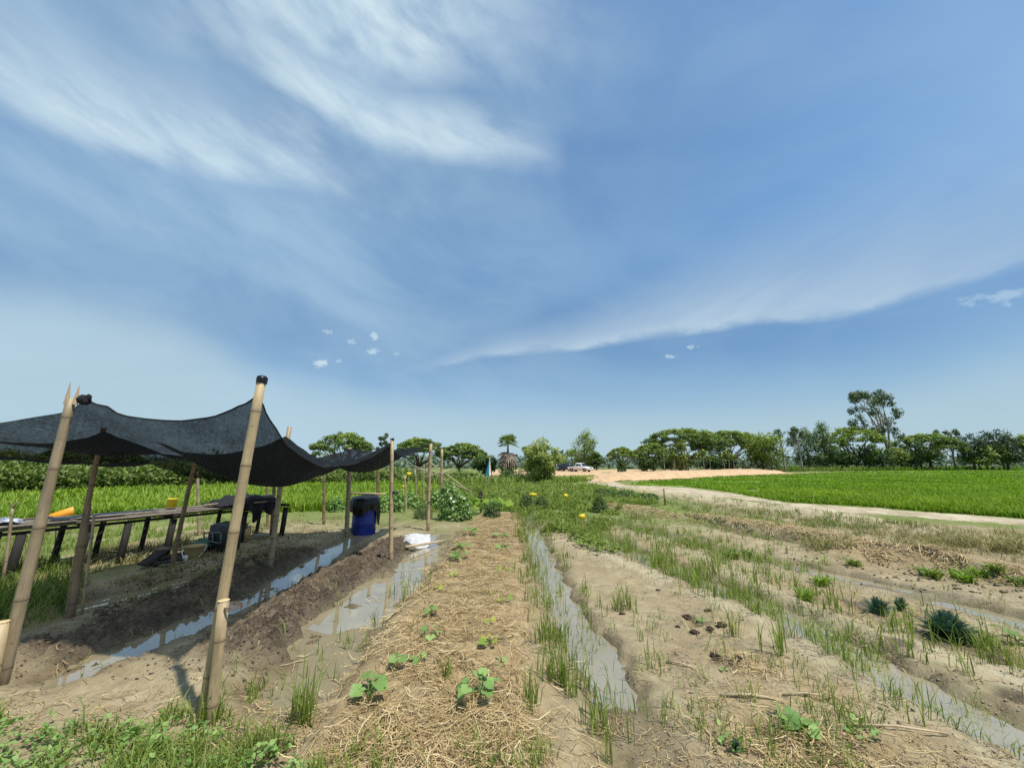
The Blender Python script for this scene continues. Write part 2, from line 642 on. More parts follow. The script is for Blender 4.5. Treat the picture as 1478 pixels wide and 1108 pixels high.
FIELD_R = [G(*p) for p in ((908, 698), (980, 702), (1060, 711), (1130, 724), (1250, 731), (1478, 748), (1800, 772), (2600, 800), (3000, 676),
                           (1478, 675.5), (1300, 676), (1148, 684), (1040, 688), (940, 694))]
FIELD_L = [G(*p) for p in ((-1500, 790), (-200, 772), (0, 766), (150, 752), (300, 742), (480, 737), (585, 722), (640, 706), (600, 697), (430, 697), (200, 704), (0, 716), (-400, 730), (-1500, 740))]


def wobble(x, y, a=.06, sc=.35, seed=20):
    return a * fbm(x, y, sc, 3, seed)


def ground_fields(x, y):
    """height and cover masks of the ground at world positions"""
    x = np.asarray(x, float)
    y = np.asarray(y, float)
    near = 1 - sstep(14, 22, y)
    wb = wobble(x, y)
    h = .014 * fbm(x, y, 1.3, 3, 1) * near + .10 * fbm(x, y, 9, 3, 2) * sstep(12, 40, y)
    h = h + (.012 * fbm(x, y, .22, 4, 5) - .024 * sstep(.15, .5, fbm(x, y, .34, 2, 6)) + .006 * fbm(x, y, .06, 2, 7)) * near
    garden = inpoly(x, y, [(-12, -5), (-12, 3), (-7.6, 5), (-7.4, 10.5), (-6.5, 12.2), (-4.5, 14), (-2, 14.5), (3, 16), (7.6, 24), (9.6, 14), (10.6, 11), (13.5, 8.5), (19, 6), (19, -5)])
    straw = np.zeros_like(x)
    dark = np.zeros_like(x)
    green = np.zeros_like(x)
    sand = np.zeros_like(x)
    field = np.zeros_like(x)
    wet = np.zeros_like(x)
    # beds
    d, t = pdist(x, y, BEDL)
    k = 1 - sstep(.34, .66, d + wb * 2.2)
    dark = np.maximum(dark, k * (1 - sstep(.86, 1.0, t + .4 * wb)))
    h += .022 * k
    d, t = pdist(x, y, BEDLL)
    k = 1 - sstep(.42, .80, d + wb * 2.2)
    dark = np.maximum(dark, k * .92 * (1 - sstep(.9, 1.0, t)))
    h += .012 * k
    d, t = pdist(x, y, STRAW)
    k = 1 - sstep(.50, .80, d + wb * 2)
    straw = np.maximum(straw, k)
    h += .07 * k
    for pl, wd, hh in ((RIDGE, .55, .16), (RIDGE2, .5, .09)):
        d, t = pdist(x, y, pl)
        k = 1 - sstep(wd * .35, wd * 1.25, d + wb * 2)
        straw = np.maximum(straw, k * .75)
        h += hh * k
    for pl, wd, hh in ((SHOULD, .16, .02), (SHOULD2, .16, .02)):
        d, t = pdist(x, y, pl)
        k = 1 - sstep(wd * .3, wd * 1.6, d + wb)
        sand = np.maximum(sand, k * .85)
        h += hh * k
    # clods in the dug soil
    cl = np.abs(fbm(x, y, .14, 3, 8)) + .5 * np.abs(fbm(x, y, .33, 2, 9))
    h += (.095 * cl - .032) * np.maximum(dark, .12) * near
    # shallow planting pits and dark dug spots on the bare beds
    for (px, py, r) in ((1345, 925, .16), (1440, 945, .22), (1290, 930, .15), (1015, 893, .16), (1043, 955, .10), (1140, 1062, .2), (985, 790, .12),
                        (930, 800, .15), (620, 928, .09), (585, 972, .09), (715, 935, .1), (1010, 775, .15), (1240, 870, .2), (1225, 1070, .14), (1460, 1000, .14), (1385, 910, .2)):
        cx, cy = G(px, py)
        d = np.hypot(x - cx, (y - cy)) + wb * .8
        k = 1 - sstep(r * .4, r * 1.15, d)
        dark = np.maximum(dark, k * .8)
    for (px, py, r, a_) in ((1040, 940, .25, .5), (980, 845, .3, .55), (1090, 1010, .3, .45), (880, 790, .25, .5), (1200, 1010, .25, .4), (860, 1070, .2, .4), (1320, 1060, .25, .5), (1150, 1085, .40, .8), (1285, 1095, .32, .6), (1020, 815, .35, .6), (950, 785, .4, .6), (1215, 862, .38, .6), (1445, 935, .4, .4), (1055, 900, .2, .5), (1090, 965, .2, .4), (1350, 900, .3, .4), (900, 840, .2, .5), (1110, 835, .3, .5)):
        cx, cy = G(px, py)
        d = np.hypot(x - cx, (y - cy)) + wb * 2.2
        straw = np.maximum(straw, a_ * (1 - sstep(r * .3, r * 1.2, d)))
    # furrows
    fw = np.zeros_like(x)
    for pl, wd, dep in ((F0, .25, .15), (F1, .25, .13), (F2, .35, .115), (F2b, .15, .10), (F3, .20, .135), (F4, .26, .112), (F5, .28, .10), (F6, .22, .06)):
        d, t = pdist(x, y, pl)
        k = 1 - sstep(wd * .45, wd * 1.35, d + wb * 1.3)
        if pl is F3:
            k = k * (1 - sstep(.93, 1.0, t) * .8)
        if pl is F1 or pl is F2:
            k = np.clip(k * (.66 + .6 * sstep(-.25, .25, fbm(x, y, .8, 3, 141))), 0, 1)
        if pl is F5:
            k = k * (.45 + .75 * sstep(-.15, .35, fbm(x, y, 1.1, 2, 140)))
            k = np.clip(k, 0, 1)
        if pl is F4:
            k = k * (.62 + .38 * sstep(.30, .62, t + 1.6 * wb))
        h = h * (1 - .6 * k) - dep * k
        wet = np.maximum(wet, 1 - sstep(wd * .6, wd * 2.0, d + wb))
        fw = np.maximum(fw, k)
    dark *= 1 - .75 * fw
    straw *= 1 - .9 * sstep(.25, .6, fw)
    # keep dry ground above the water level
    dry = 1 - sstep(.05, .3, fw)
    h = np.where(dry > .5, np.maximum(h, -.045), h)
    # drainage edge and bund at the right
    pr, _ = pdist(x, y, W((905, 705), (1050, 725), (1178, 742), (1300, 762), (1478, 790), (1800, 850), z=0))
    k = 1 - sstep(.3, 1.0, pr + wb * 3)
    sand = np.maximum(sand, k * .9)
    h += .10 * k
    # greens
    gn = fbm(x, y, 1.1, 4, 30)
    out_ = ~garden
    green = np.where(out_, sstep(-.55, .25, gn + .25), 0)
    weedy = sstep(8.5, 12.5, y + 1.2 * gn) * (1 - sstep(3.0, 6.0, x - .18 * y + .5 * gn))
    weedy = weedy * (1 - .8 * straw)
    green = np.maximum(green, weedy * (1 - sstep(-2.2, -2.0, -x) * 0))
    green = np.maximum(green, .85 * sstep(-.2, .35, gn + .2 - .9 * sstep(1.75, 2.35, y - .16 * x)) * (x < -.6) * (y < 2.9))
    green = np.maximum(green, .55 * sstep(-.2, .5, gn) * (x < -5.5) * (y > 3.6))
    green = np.maximum(green, .35 * fw * sstep(-.3, .4, gn) * (x > 1.8))
    field = (inpoly(x, y, FIELD_R) | inpoly(x, y, FIELD_L)).astype(float)
    field = np.where((y > 150), 0, field)
    sand *= 1 - field
    green = np.where(field > .5, 1, green)
    green = np.where((pr < 1.0) & (field < .5), green * .15, green)
    far = sstep(60, 120, y)
    green = np.maximum(green, far)
    return h, dict(dark=dark, straw=straw, green=green, sand=sand, field=field, wet=wet)


def H(x, y):
    return float(ground_fields(np.array([x]), np.array([y]))[0][0])


def Hv(x, y):
    return ground_fields(x, y)[0]


def ON(px, py):
    """ground point seen at a photo point"""
    z = 0.0
    for _ in range(4):
        x, y = G(px, py, z)
        z = H(x, y)
    return np.array([x, y, z])


# rows and columns of the ground sheet
ys = list(np.arange(-6, 1.2, .2))
y = 1.2
while y < 45:
    ys.append(y)
    y += .010 + .0042 * y
while y < 5000:
    ys.append(y)
    y *= 1.09
ys = np.array(ys)
sx = np.concatenate([np.linspace(-6, -1.7, 36)[:-1], np.linspace(-1.7, 1.7, 640), np.linspace(1.7, 6, 36)[1:]])
YY, SS = np.meshgrid(ys, sx, indexing='ij')
XX = SS * (np.maximum(YY, 0) + 1.3)
hh, att = ground_fields(XX.ravel(), YY.ravel())
nr, nc = YY.shape
idx = np.arange(nr * nc).reshape(nr, nc)
FQ = np.stack([idx[:-1, :-1], idx[:-1, 1:], idx[1:, 1:], idx[1:, :-1]], -1).reshape(-1, 4)
mb = MB()
mb.add(np.stack([XX.ravel(), YY.ravel(), hh], -1), [FQ])
ground = tag(mb.build('ground', M['soil']), kind='structure')
for k_, v_ in att.items():
    attr(ground, k_, v_)

# standing water in the furrows, one level sheet under the beds
mb = MB()
WL = -.066
n = 50
gx, gy = np.meshgrid(np.linspace(-8, 9, n), np.linspace(1.75, 10.0, n), indexing='ij')
idx = np.arange(n * n).reshape(n, n)
mb.add(np.stack([gx.ravel(), gy.ravel(), np.full(n * n, WL)], -1),
       [np.stack([idx[:-1, :-1], idx[1:, :-1], idx[1:, 1:], idx[:-1, 1:]], -1).reshape(-1, 4)])
tag(mb.build('water', M['water']), kind='structure')


def ribbon(name, left, right, mat, zoff=.02, n=120, m=10, zf=None, rough=.03):
    """a sheet between two edge polylines, laid on the ground"""
    def res(pl):
        pl = np.asarray(pl, float)
        L = np.concatenate([[0], np.cumsum(np.linalg.norm(np.diff(pl, axis=0), axis=1))])
        s = np.linspace(0, L[-1], n)
        return np.stack([np.interp(s, L, pl[:, k]) for k in range(2)], -1)
    A, B = res(left), res(right)
    t = np.linspace(0, 1, m)
    Pq = A[:, None, :] * (1 - t)[None, :, None] + B[:, None, :] * t[None, :, None]
    x, y = Pq[..., 0].ravel(), Pq[..., 1].ravel()
    T = np.tile(t, n)
    wx = fbm(x, y, .9, 3, 44)
    x = x + wx * .25 * np.abs(T - .5) * 2
    z = Hv(x, y) + zoff + rough * fbm(x, y, .8, 4, 45)
    if zf is not None:
        z = z + zf(T, np.repeat(np.linspace(0, 1, n), m), x, y)
    else:
        z = z - .06 * (np.abs(T - .5) > .48)
    idx = np.arange(n * m).reshape(n, m)
    mb = MB()
    mb.add(np.stack([x, y, z], -1), [np.stack([idx[:-1, :-1], idx[1:, :-1], idx[1:, 1:], idx[:-1, 1:]], -1).reshape(-1, 4)])
    return tag(mb.build(name, mat), kind='structure')


# pale sandy path along the rice field
ribbon('path', [G(*p) for p in ((868, 690), (905, 699), (1000, 705), (1060, 712.5), (1130, 726), (1250, 733), (1478, 750), (1800, 775))],
       [G(*p) for p in ((845, 695), (890, 704), (1000, 716), (1070, 720), (1178, 737), (1290, 744.5), (1478, 758), (1800, 800))], M['path'], .035)

# orange earth embankment with a raised road on it
EB = [G(*p) for p in ((820, 691), (870, 697), (900, 694), (930, 693), (1000, 690), (1080, 686.5), (1148, 683))]
ET = [(a[0] + 1.0 + .1 * i, a[1] + 9.5 + 1.5 * i) for i, a in enumerate(EB)]


def emb(T, S, x, y):
    top = (.06 + .46 * sstep(.06, .28, S)) * (1 - sstep(.93, 1.0, S))
    edge = sstep(0, .17, T + .02 * fbm(x, y, 1.2, 3, 46)) * (1 - sstep(.9, 1.0, T))
    return top * edge + .05 * fbm(x, y, .7, 3, 47) * edge


ribbon('embankment', EB, ET, M['orange_earth'], .05, 260, 40, emb, .05)
# laterite road reaching left behind the trees, where the vehicles stand
ribbon('road', [G(*p) for p in ((1000, 688), (930, 689), (870, 688), (800, 687.5), (700, 687))], [G(*p) for p in ((1000, 678.4), (930, 678.2), (870, 678.0), (800, 678.0), (700, 678.0))],
       M['orange_earth'], .10, 90, 12)

# far hills
mb = MB()
a = np.linspace(-1.6, 1.6, 400)
R = 1500
top = 20 + 13 * fbm(a * 9, a * 0, 1, 4, 60) + 6 * noise(a * 120, a * 0, 61)
top = np.maximum(top, 4)
x, y = R * np.sin(a), R * np.cos(a)
V = np.concatenate([np.stack([x, y, np.full_like(x, -5)], -1), np.stack([x * 1.01, y * 1.01, top], -1), np.stack([x * 1.2, y * 1.2, top * 0 - 5], -1)])
i = np.arange(399)
mb.add(V, [np.concatenate([np.stack([i, i + 1, i + 401, i + 400], -1), np.stack([i + 400, i + 401, i + 801, i + 800], -1)])])
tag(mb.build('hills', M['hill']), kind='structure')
# ------------------------------------------------------------------ daylight
SUN_EL, SUN_AZ = math.radians(66), math.radians(128)      # azimuth from +Y towards +X: right and a little behind
sd = bpy.data.lights.new('sun', 'SUN')
sd.energy = 5.0
sd.angle = math.radians(1.2)
sd.color = (1.0, .955, .88)
so = bpy.data.objects.new('sun', sd)
COL.objects.link(so)
sv = Vector((math.sin(SUN_AZ) * math.cos(SUN_EL), math.cos(SUN_AZ) * math.cos(SUN_EL), math.sin(SUN_EL)))
so.rotation_euler = sv.to_track_quat('Z', 'Y').to_euler()
so.location = (0, 0, 30)

wd = bpy.data.worlds.new('World')
scene.world = wd
wd.use_nodes = True
nt = wd.node_tree
nt.nodes.clear()
sky = nd(nt, 'ShaderNodeTexSky', sky_type='NISHITA')
sky.sun_disc = False
sky.sun_elevation = SUN_EL
sky.sun_rotation = SUN_AZ
sky.altitude = 50
sky.air_density = 1.1
sky.dust_density = .6
sky.ozone_density = 2.0
tcw = nd(nt, 'ShaderNodeTexCoord')
sepd = nd(nt, 'ShaderNodeSeparateXYZ')
vn = nd(nt, 'ShaderNodeVectorMath', operation='NORMALIZE')
lk(nt, tcw.outputs['Generated'], vn.inputs[0])
lk(nt, vn.outputs[0], sepd.inputs[0])
az0 = math_(nt, 'ARCTAN2', sepd.outputs[0], sepd.outputs[1])
el0 = math_(nt, 'ARCSINE', sepd.outputs[2])


def azel(px, py):
    x, y, z = ray(px, py)
    L = math.sqrt(x * x + y * y + z * z)
    return math.atan2(x, y), math.asin(z / L)


def comb(a, e):
    c = nd(nt, 'ShaderNodeCombineXYZ')
    lk(nt, a, c.inputs[0])
    lk(nt, e, c.inputs[1])
    return c.outputs[0]


def stretched(rot, sx, sy, scale, detail=6, rough=.6, dist=.4, off=0):
    mp = nd(nt, 'ShaderNodeMapping')
    mp.vector_type = 'POINT'
    r1 = nd(nt, 'ShaderNodeVectorRotate', rotation_type='Z_AXIS')
    r1.inputs['Angle'].default_value = rot
    lk(nt, comb(az0, el0), r1.inputs['Vector'])
    mp.inputs['Scale'].default_value = (sx, sy, 1)
    mp.inputs['Location'].default_value = (off, off * .7, off)
    lk(nt, r1.outputs[0], mp.inputs[0])
    return noise_n(nt, mp.outputs[0], scale, detail, rough, dist)


AZR = 1.25


def curve(pts, vmax=1.0, az=None):
    """value as a function of azimuth"""
    f = nd(nt, 'ShaderNodeFloatCurve')
    cv = f.mapping.curves[0]
    pts = sorted(pts)
    P = [((a + AZR) / (2 * AZR), v / vmax) for a, v in pts]
    P = [(min(1, max(0, a)), min(1, max(0, v))) for a, v in P]
    while len(cv.points) < len(P):
        cv.points.new(.5, .5)
    for p, q in zip(cv.points, P):
        p.location = q
        p.handle_type = 'AUTO_CLAMPED'
    f.mapping.update()
    x = maprange(nt, az if az is not None else az0, -AZR, AZR, 0, 1, False)
    lk(nt, x, f.inputs[1])
    return math_(nt, 'MULTIPLY', f.outputs[0], vmax)


w1 = stretched(.2, 1.0, 2.2, 2.4, 5, .55, .3, 3)
w2 = stretched(.20, 1.4, 4.4, 2.5, 7, .58, .15, 7)
w3 = stretched(-.30, 1.1, 5.0, 2.2, 8, .62, .5, 11)
w4 = stretched(.1, 1, 1.6, 9.0, 5, .6, .3, 15)
# slightly wandering elevation
elw = math_(nt, 'ADD', el0, math_(nt, 'MULTIPLY', math_(nt, 'SUBTRACT', w1, .5), .07))
elx = math_(nt, 'ADD', el0, math_(nt, 'MULTIPLY', math_(nt, 'SUBTRACT', w3, .5), .03))


def streak(pts, up, dn, strength, elv):
    c = curve([azel(*p) for p in pts], 1.3)
    d = math_(nt, 'SUBTRACT', elv, c)
    a = maprange(nt, d, 0, up, 1, 0)
    b = maprange(nt, d, -dn, 0, 0, 1)
    return math_(nt, 'MULTIPLY', math_(nt, 'MINIMUM', a, b), curve(strength, 1.0))


az_at = lambda px, py: azel(px, py)[0]
A1 = streak([(-120, 60), (0, 125), (100, 165), (170, 190), (260, 213), (350, 228), (440, 246), (560, 300)], .15, .05,
            [(az_at(-200, 80), .6), (az_at(0, 120), .75), (az_at(200, 200), .95), (az_at(380, 232), .9), (az_at(480, 270), .35), (az_at(560, 300), 0)], elw)
A2 = streak([(200, -40), (330, 50), (400, 100), (470, 140), (560, 182), (650, 196), (720, 206), (820, 226)], .10, .06,
            [(az_at(200, -40), .2), (az_at(400, 100), .7), (az_at(560, 185), .95), (az_at(690, 205), .7), (az_at(780, 215), .4), (az_at(820, 226), 0)], elw)
A3 = streak([(250, 0), (400, 15), (520, 40), (640, 60), (760, 50), (960, 30)], .60, .10,
            [(az_at(150, 40), .0), (az_at(380, 40), .75), (az_at(560, 60), 1.0), (az_at(650, 60), .7), (az_at(780, 60), .3), (az_at(960, 60), 0)], elw)
wis = maprange(nt, w2, .26, .70, .16, 1.0)
cirrus = math_(nt, 'MULTIPLY', math_(nt, 'MULTIPLY', math_(nt, 'MAXIMUM', math_(nt, 'MAXIMUM', A1, A2), A3), wis), 1.0)
# soft veil over the upper left
veil = math_(nt, 'MULTIPLY', maprange(nt, w1, .30, .75, .22, .68), curve([(-1.25, 1), (azel(300, 200)[0], 1), (azel(700, 200)[0], .62), (azel(1000, 200)[0], .36), (1.25, .42)], 1))

# the long band with a sharp lower edge on the right
edge = curve([azel(*p) for p in ((540, 556), (600, 544), (700, 521), (820, 511), (950, 492), (1100, 472), (1200, 467), (1300, 445), (1400, 416), (1478, 394), (1640, 335))], 1.0)
db = math_(nt, 'SUBTRACT', math_(nt, 'ADD', el0, math_(nt, 'MULTIPLY', math_(nt, 'SUBTRACT', w3, .5), .012)), edge)
soft = maprange(nt, w4, .3, .7, .016, .04)
lowb = maprange(nt, db, 0.0, soft, 0, 1)
wid = curve([(azel(560, 540)[0], .02), (azel(700, 520)[0], .07), (azel(900, 480)[0], .15), (azel(1100, 450)[0], .25), (azel(1478, 390)[0], .34), (1.25, .4)], 1)
upb = math_(nt, 'POWER', maprange(nt, math_(nt, 'DIVIDE', db, wid), 0, 1, 1, 0, False), 1.35)
bst = curve([(azel(540, 550)[0], 0), (azel(600, 545)[0], .45), (azel(760, 515)[0], .84), (azel(1000, 485)[0], .9), (azel(1250, 455)[0], .76), (azel(1478, 395)[0], .5), (1.25, .3)], 1)
bandB = math_(nt, 'MULTIPLY', math_(nt, 'MULTIPLY', math_(nt, 'MULTIPLY', lowb, upb), bst), maprange(nt, w3, .25, .7, .65, 1.05))

# pale haze at the left and along the horizon
hz_e = curve([azel(*p) for p in ((-60, 395), (0, 400), (100, 410), (200, 430), (300, 470), (380, 525), (500, 560), (700, 590), (900, 600), (1150, 590), (1300, 555), (1478, 500), (1600, 470))], 1.0)
dh = math_(nt, 'SUBTRACT', elx, hz_e)
hz_s = curve([(-1.25, .86), (azel(100, 500)[0], .84), (azel(380, 560)[0], .74), (azel(700, 620)[0], .76), (azel(1100, 620)[0], .60), (azel(1300, 560)[0], .5), (1.25, .42)], 1)
haze = math_(nt, 'MULTIPLY', maprange(nt, dh, -.085, .03, 1, 0), hz_s)
haze = math_(nt, 'MULTIPLY', haze, maprange(nt, w3, .2, .75, .8, 1.08))
hor = maprange(nt, el0, 0, .27, .85, 0)

# a few small puffs
def puff(px, py, r, s):
    a, e = azel(px, py)
    dx = math_(nt, 'MULTIPLY', math_(nt, 'SUBTRACT', az0, a), 1.0)
    dy = math_(nt, 'MULTIPLY', math_(nt, 'SUBTRACT', el0, e), 1.7)
    q = math_(nt, 'SQRT', math_(nt, 'ADD', math_(nt, 'MULTIPLY', dx, dx), math_(nt, 'MULTIPLY', dy, dy)))
    q = math_(nt, 'ADD', q, math_(nt, 'MULTIPLY', math_(nt, 'SUBTRACT', w5, .5), .06))
    return math_(nt, 'MULTIPLY', maprange(nt, q, r * .2, r, 1, 0), s)


w5 = stretched(0, 1, 1.6, 55, 4, .6, .2, 20)
pf = None
for q in ((462, 524, .020, .65), (540, 484, .016, .55), (538, 506, .018, .55), (472, 480, .014, .35), (489, 521, .012, .3), (508, 494, .010, .3), (572, 510, .010, .25), (968, 514, .010, .4), (1000, 499, .009, .4), (1452, 428, .024, .35), (1400, 433, .018, .25)):
    p_ = puff(*q)
    pf = p_ if pf is None else math_(nt, 'MAXIMUM', pf, p_)

SKYS = .1
tint_ = nd(nt, 'ShaderNodeMix', data_type='RGBA', blend_type='MULTIPLY')
tint_.inputs[0].default_value = 1.0
lk(nt, sky.outputs[0], tint_.inputs[6])
lk(nt, mixc(nt, maprange(nt, el0, .25, .55), (.68, .94, 1.12), (1.08, 1.45, 1.58)), tint_.inputs[7])
base = tint_.outputs[2]
deep = maprange(nt, el0, .0, .9, 0, 1)
hazec = tuple(c / SKYS for c in (.46, .615, .69))
cloudc = tuple(c / SKYS for c in (.68, .83, .90))
bandc = tuple(c / SKYS for c in (.55, .69, .80))
inv = lambda v: math_(nt, 'SUBTRACT', 1.0, v)
c = mixc(nt, hor, base, tuple(c / SKYS for c in (.45, .59, .68)))
c = mixc(nt, haze, c, hazec)
c = mixc(nt, veil, c, tuple(c / SKYS for c in (.46, .65, .80)))
c = mixc(nt, bandB, c, bandc)
c = mixc(nt, math_(nt, 'MAXIMUM', cirrus, pf), c, cloudc)
bg = nd(nt, 'ShaderNodeBackground')
bg.inputs[1].default_value = SKYS
lk(nt, c, bg.inputs[0])
ow = nd(nt, 'ShaderNodeOutputWorld')
lk(nt, bg.outputs[0], ow.inputs[0])

scene.view_settings.view_transform = 'Standard'
scene.view_settings.look = 'None'
scene.view_settings.exposure = 0
scene.render.engine = 'CYCLES'
scene.cycles.max_bounces = 6
scene.cycles.transparent_max_bounces = 12
scene.cycles.use_denoising = False
# ------------------------------------------------------------------ foliage builders
def quads_leaf(P, N, size, asp=.55, tint=.5, rng=RNG):
    """rhombic leaves at P facing N"""
    n = len(P)
    N = N / (np.linalg.norm(N, axis=1, keepdims=True) + 1e-9)
    r = rng.normal(size=(n, 3))
    A = np.cross(N, r)
    A /= np.linalg.norm(A, axis=1, keepdims=True) + 1e-9
    B = np.cross(N, A)
    s = np.broadcast_to(np.asarray(size, float), (n,))[:, None]
    k = .12 * s
    V = np.stack([P - A * s * .5, P + B * s * asp * .5 + N * k, P + A * s * .5, P - B * s * asp * .5 + N * k], 1).reshape(-1, 3)
    F = np.arange(4 * n).reshape(n, 4)
    T = np.repeat(np.broadcast_to(np.asarray(tint, float), (n,)), 4)
    return V, [F], T


def blades(P, h, w, lean, tint, rng=RNG, az=None):
    n = len(P)
    h = np.broadcast_to(np.asarray(h, float), (n,))
    w = np.broadcast_to(np.asarray(w, float), (n,))
    lean = np.broadcast_to(np.asarray(lean, float), (n,))
    a = rng.random(n) * 2 * math.pi if az is None else az
    d = np.stack([np.cos(a), np.sin(a), 0 * a], -1)
    b = a + math.pi / 2 + rng.normal(0, .5, n)
    s = np.stack([np.cos(b), np.sin(b), 0 * b], -1) * w[:, None] * .5
    up = np.array([0, 0, 1.0])
    mid = P + up * (h * .55)[:, None] + d * (h * lean * .30)[:, None]
    tip = P + up * (h * (1 - .25 * lean))[:, None] + d * (h * lean)[:, None]
    V = np.stack([P - s * .8, P + s * .8, mid + s, mid - s, tip], 1).reshape(-1, 3)
    o = (np.arange(n) * 5)[:, None]
    Q = o + np.array([[0, 1, 2, 3]])
    T3 = o + np.array([[3, 2, 4]])
    t = np.broadcast_to(np.asarray(tint, float), (n,))
    T = np.stack([t - .18, t - .18, t, t, t + .18], 1).ravel()
    return V, [Q, T3], np.clip(T, 0, 1)


def tufts(x, y, per, spread, h, w, lean, tint, tvar=.22, hvar=.35, rng=RNG, zoff=-.01):
    n = len(x)
    X = np.repeat(x, per) + rng.normal(0, spread, n * per)
    Y = np.repeat(y, per) + rng.normal(0, spread, n * per)
    Z = Hv(X, Y) + zoff
    hh_ = np.repeat(np.broadcast_to(h, (n,)), per) * np.clip(rng.normal(1, hvar, n * per), .3, 1.9)
    tt = np.repeat(np.broadcast_to(tint, (n,)) + rng.normal(0, tvar * .7, n), per) + rng.normal(0, tvar * .6, n * per)
    ww = np.repeat(np.broadcast_to(w, (n,)), per) * (.7 + .6 * rng.random(n * per))
    ll = np.abs(rng.normal(lean, .2, n * per))
    return blades(np.stack([X, Y, Z], -1), hh_, ww, ll, np.clip(tt, 0, 1), rng)


def px_points(poly, n, z=0.0, rng=RNG):
    """n points spread over a ground area outlined in the photograph, denser near the viewer"""
    poly = np.asarray(poly, float)
    lo, hi = poly.min(0), poly.max(0)
    ox, oy = [], []
    got = 0
    while got < n:
        q = lo + rng.random((n * 3, 2)) * (hi - lo)
        q = q[inpoly(q[:, 0], q[:, 1], poly)]
        ox.append(q[:, 0])
        oy.append(q[:, 1])
        got += len(q)
    qx, qy = np.concatenate(ox)[:n], np.concatenate(oy)[:n]
    a = (qx - 739) / FPX
    b = (554 - qy) / FPX
    t = (z - EYE) / (SP + b * CP)
    return a * t, (CP - b * SP) * t


def along(pl, n, sig, t0=0.0, t1=1.0, rng=RNG, off=0.0, pw=1.0):
    pl = np.asarray(pl, float)
    L = np.concatenate([[0], np.cumsum(np.linalg.norm(np.diff(pl, axis=0), axis=1))])
    s = (t0 + (t1 - t0) * rng.random(n) ** pw) * L[-1]
    x, y = np.interp(s, L, pl[:, 0]), np.interp(s, L, pl[:, 1])
    x2, y2 = np.interp(s + .05, L, pl[:, 0]), np.interp(s + .05, L, pl[:, 1])
    dx, dy = x2 - x, y2 - y
    l = np.hypot(dx, dy) + 1e-6
    o = off + rng.normal(0, sig, n)
    return x - dy / l * o, y + dx / l * o


def patchy(x, y, sc, thr, seed):
    k = fbm(x, y, sc, 3, seed) > thr
    return x[k], y[k]


# ------------------------------------------------------------------ grass, rice, straw: nobody could count them
def stuff(name, mb_, mat, label):
    return tag(mb_.build(name, mat, smooth=True), label, None, None, 'stuff')


# rice on the right
mb = MB()
PR = [(908, 698), (980, 702), (1060, 711), (1130, 724), (1250, 731), (1478, 748), (1540, 753), (1540, 676), (1300, 677), (1148, 684), (1040, 688), (940, 694)]
x, y = px_points(PR, 60000)
k = inpoly(x, y, FIELD_R) & (fbm(x, y, 2.5, 3, 70) > -.45)
x, y = x[k], y[k]
d = np.hypot(x, y)
tb = .52 + .28 * fbm(x, y, 3.0, 3, 71) + .12 * fbm(x, y, 14, 2, 72)
mb.add(*blades(np.stack([x, y, Hv(x, y) - .02], -1), .17 * np.clip(RNG.normal(1, .3, len(x)), .4, 2), .012 + .0016 * d, .35, np.clip(tb + RNG.normal(0, .18, len(x)), 0, 1)))
x, y = px_points([(1000, 703), (1130, 722), (1250, 731), (1478, 748), (1700, 765), (1700, 700), (1200, 700)], 45000)
k = inpoly(x, y, FIELD_R) & (fbm(x, y, 2.5, 3, 70) > -.45)
x, y = x[k], y[k]
tb = .52 + .28 * fbm(x, y, 3.0, 3, 71)
mb.add(*blades(np.stack([x, y, Hv(x, y) - .02], -1), .20 * np.clip(RNG.normal(1, .3, len(x)), .4, 2), .03, .4, np.clip(tb + RNG.normal(0, .2, len(x)), 0, 1)))
stuff('rice', mb, M['rice_right'], 'bright green young rice filling the flat field at the right')

# taller rice on the left
mb = MB()
PL = [(-120, 776), (0, 766), (150, 752), (300, 742), (480, 737), (585, 722), (640, 708), (600, 698), (430, 698), (200, 705), (0, 717), (-120, 722)]
x, y = px_points(PL, 80000)
k = inpoly(x, y, FIELD_L) & (fbm(x, y, 2.0, 3, 73) > -.75)
x, y = x[k], y[k]
d = np.hypot(x, y)
tb = .55 + .30 * fbm(x, y, 2.2, 3, 74) + .1 * fbm(x, y, 9, 2, 75)
mb.add(*blades(np.stack([x, y, Hv(x, y) - .02], -1), .33 * np.clip(RNG.normal(1, .28, len(x)), .4, 1.8), .012 + .0018 * d, .4, np.clip(tb + RNG.normal(0, .2, len(x)), 0, 1)))
stuff('rice', mb, M['rice_left'], 'yellow green rice standing in the field behind the shade net')

# strip of tall crop along the far side of the left field
mb = MB()
x, y = px_points([(-140, 727), (0, 720), (200, 709), (430, 701), (620, 699), (690, 696), (690, 691), (430, 694), (200, 700), (0, 707), (-140, 712)], 7000)
tb = .45 + .3 * fbm(x, y, 3, 2, 76)
hgt = np.where(x < -16, 1.15, np.where(x < -9, .9, .55))
P = np.repeat(np.stack([x, y, Hv(x, y)], -1), 6, 0)
hh_ = np.repeat(hgt * np.clip(RNG.normal(1, .22, len(x)), .4, 1.6), 6)
P[:, 0] += RNG.normal(0, .16, len(P))
P[:, 1] += RNG.normal(0, .16, len(P))
P[:, 2] += hh_ * RNG.random(len(P)) ** .7
mb.add(*quads_leaf(P, RNG.normal(size=P.shape) + [0, -.3, .8], .12 + .007 * P[:, 1], .45, np.clip(np.repeat(tb, 6) + .35 * (P[:, 2] / np.maximum(hh_, .1) - .6) + RNG.normal(0, .16, len(P)), 0, 1)))
stuff('crop_plants', mb, M['crop'], 'strip of tall green crop between the left rice field and the woods')

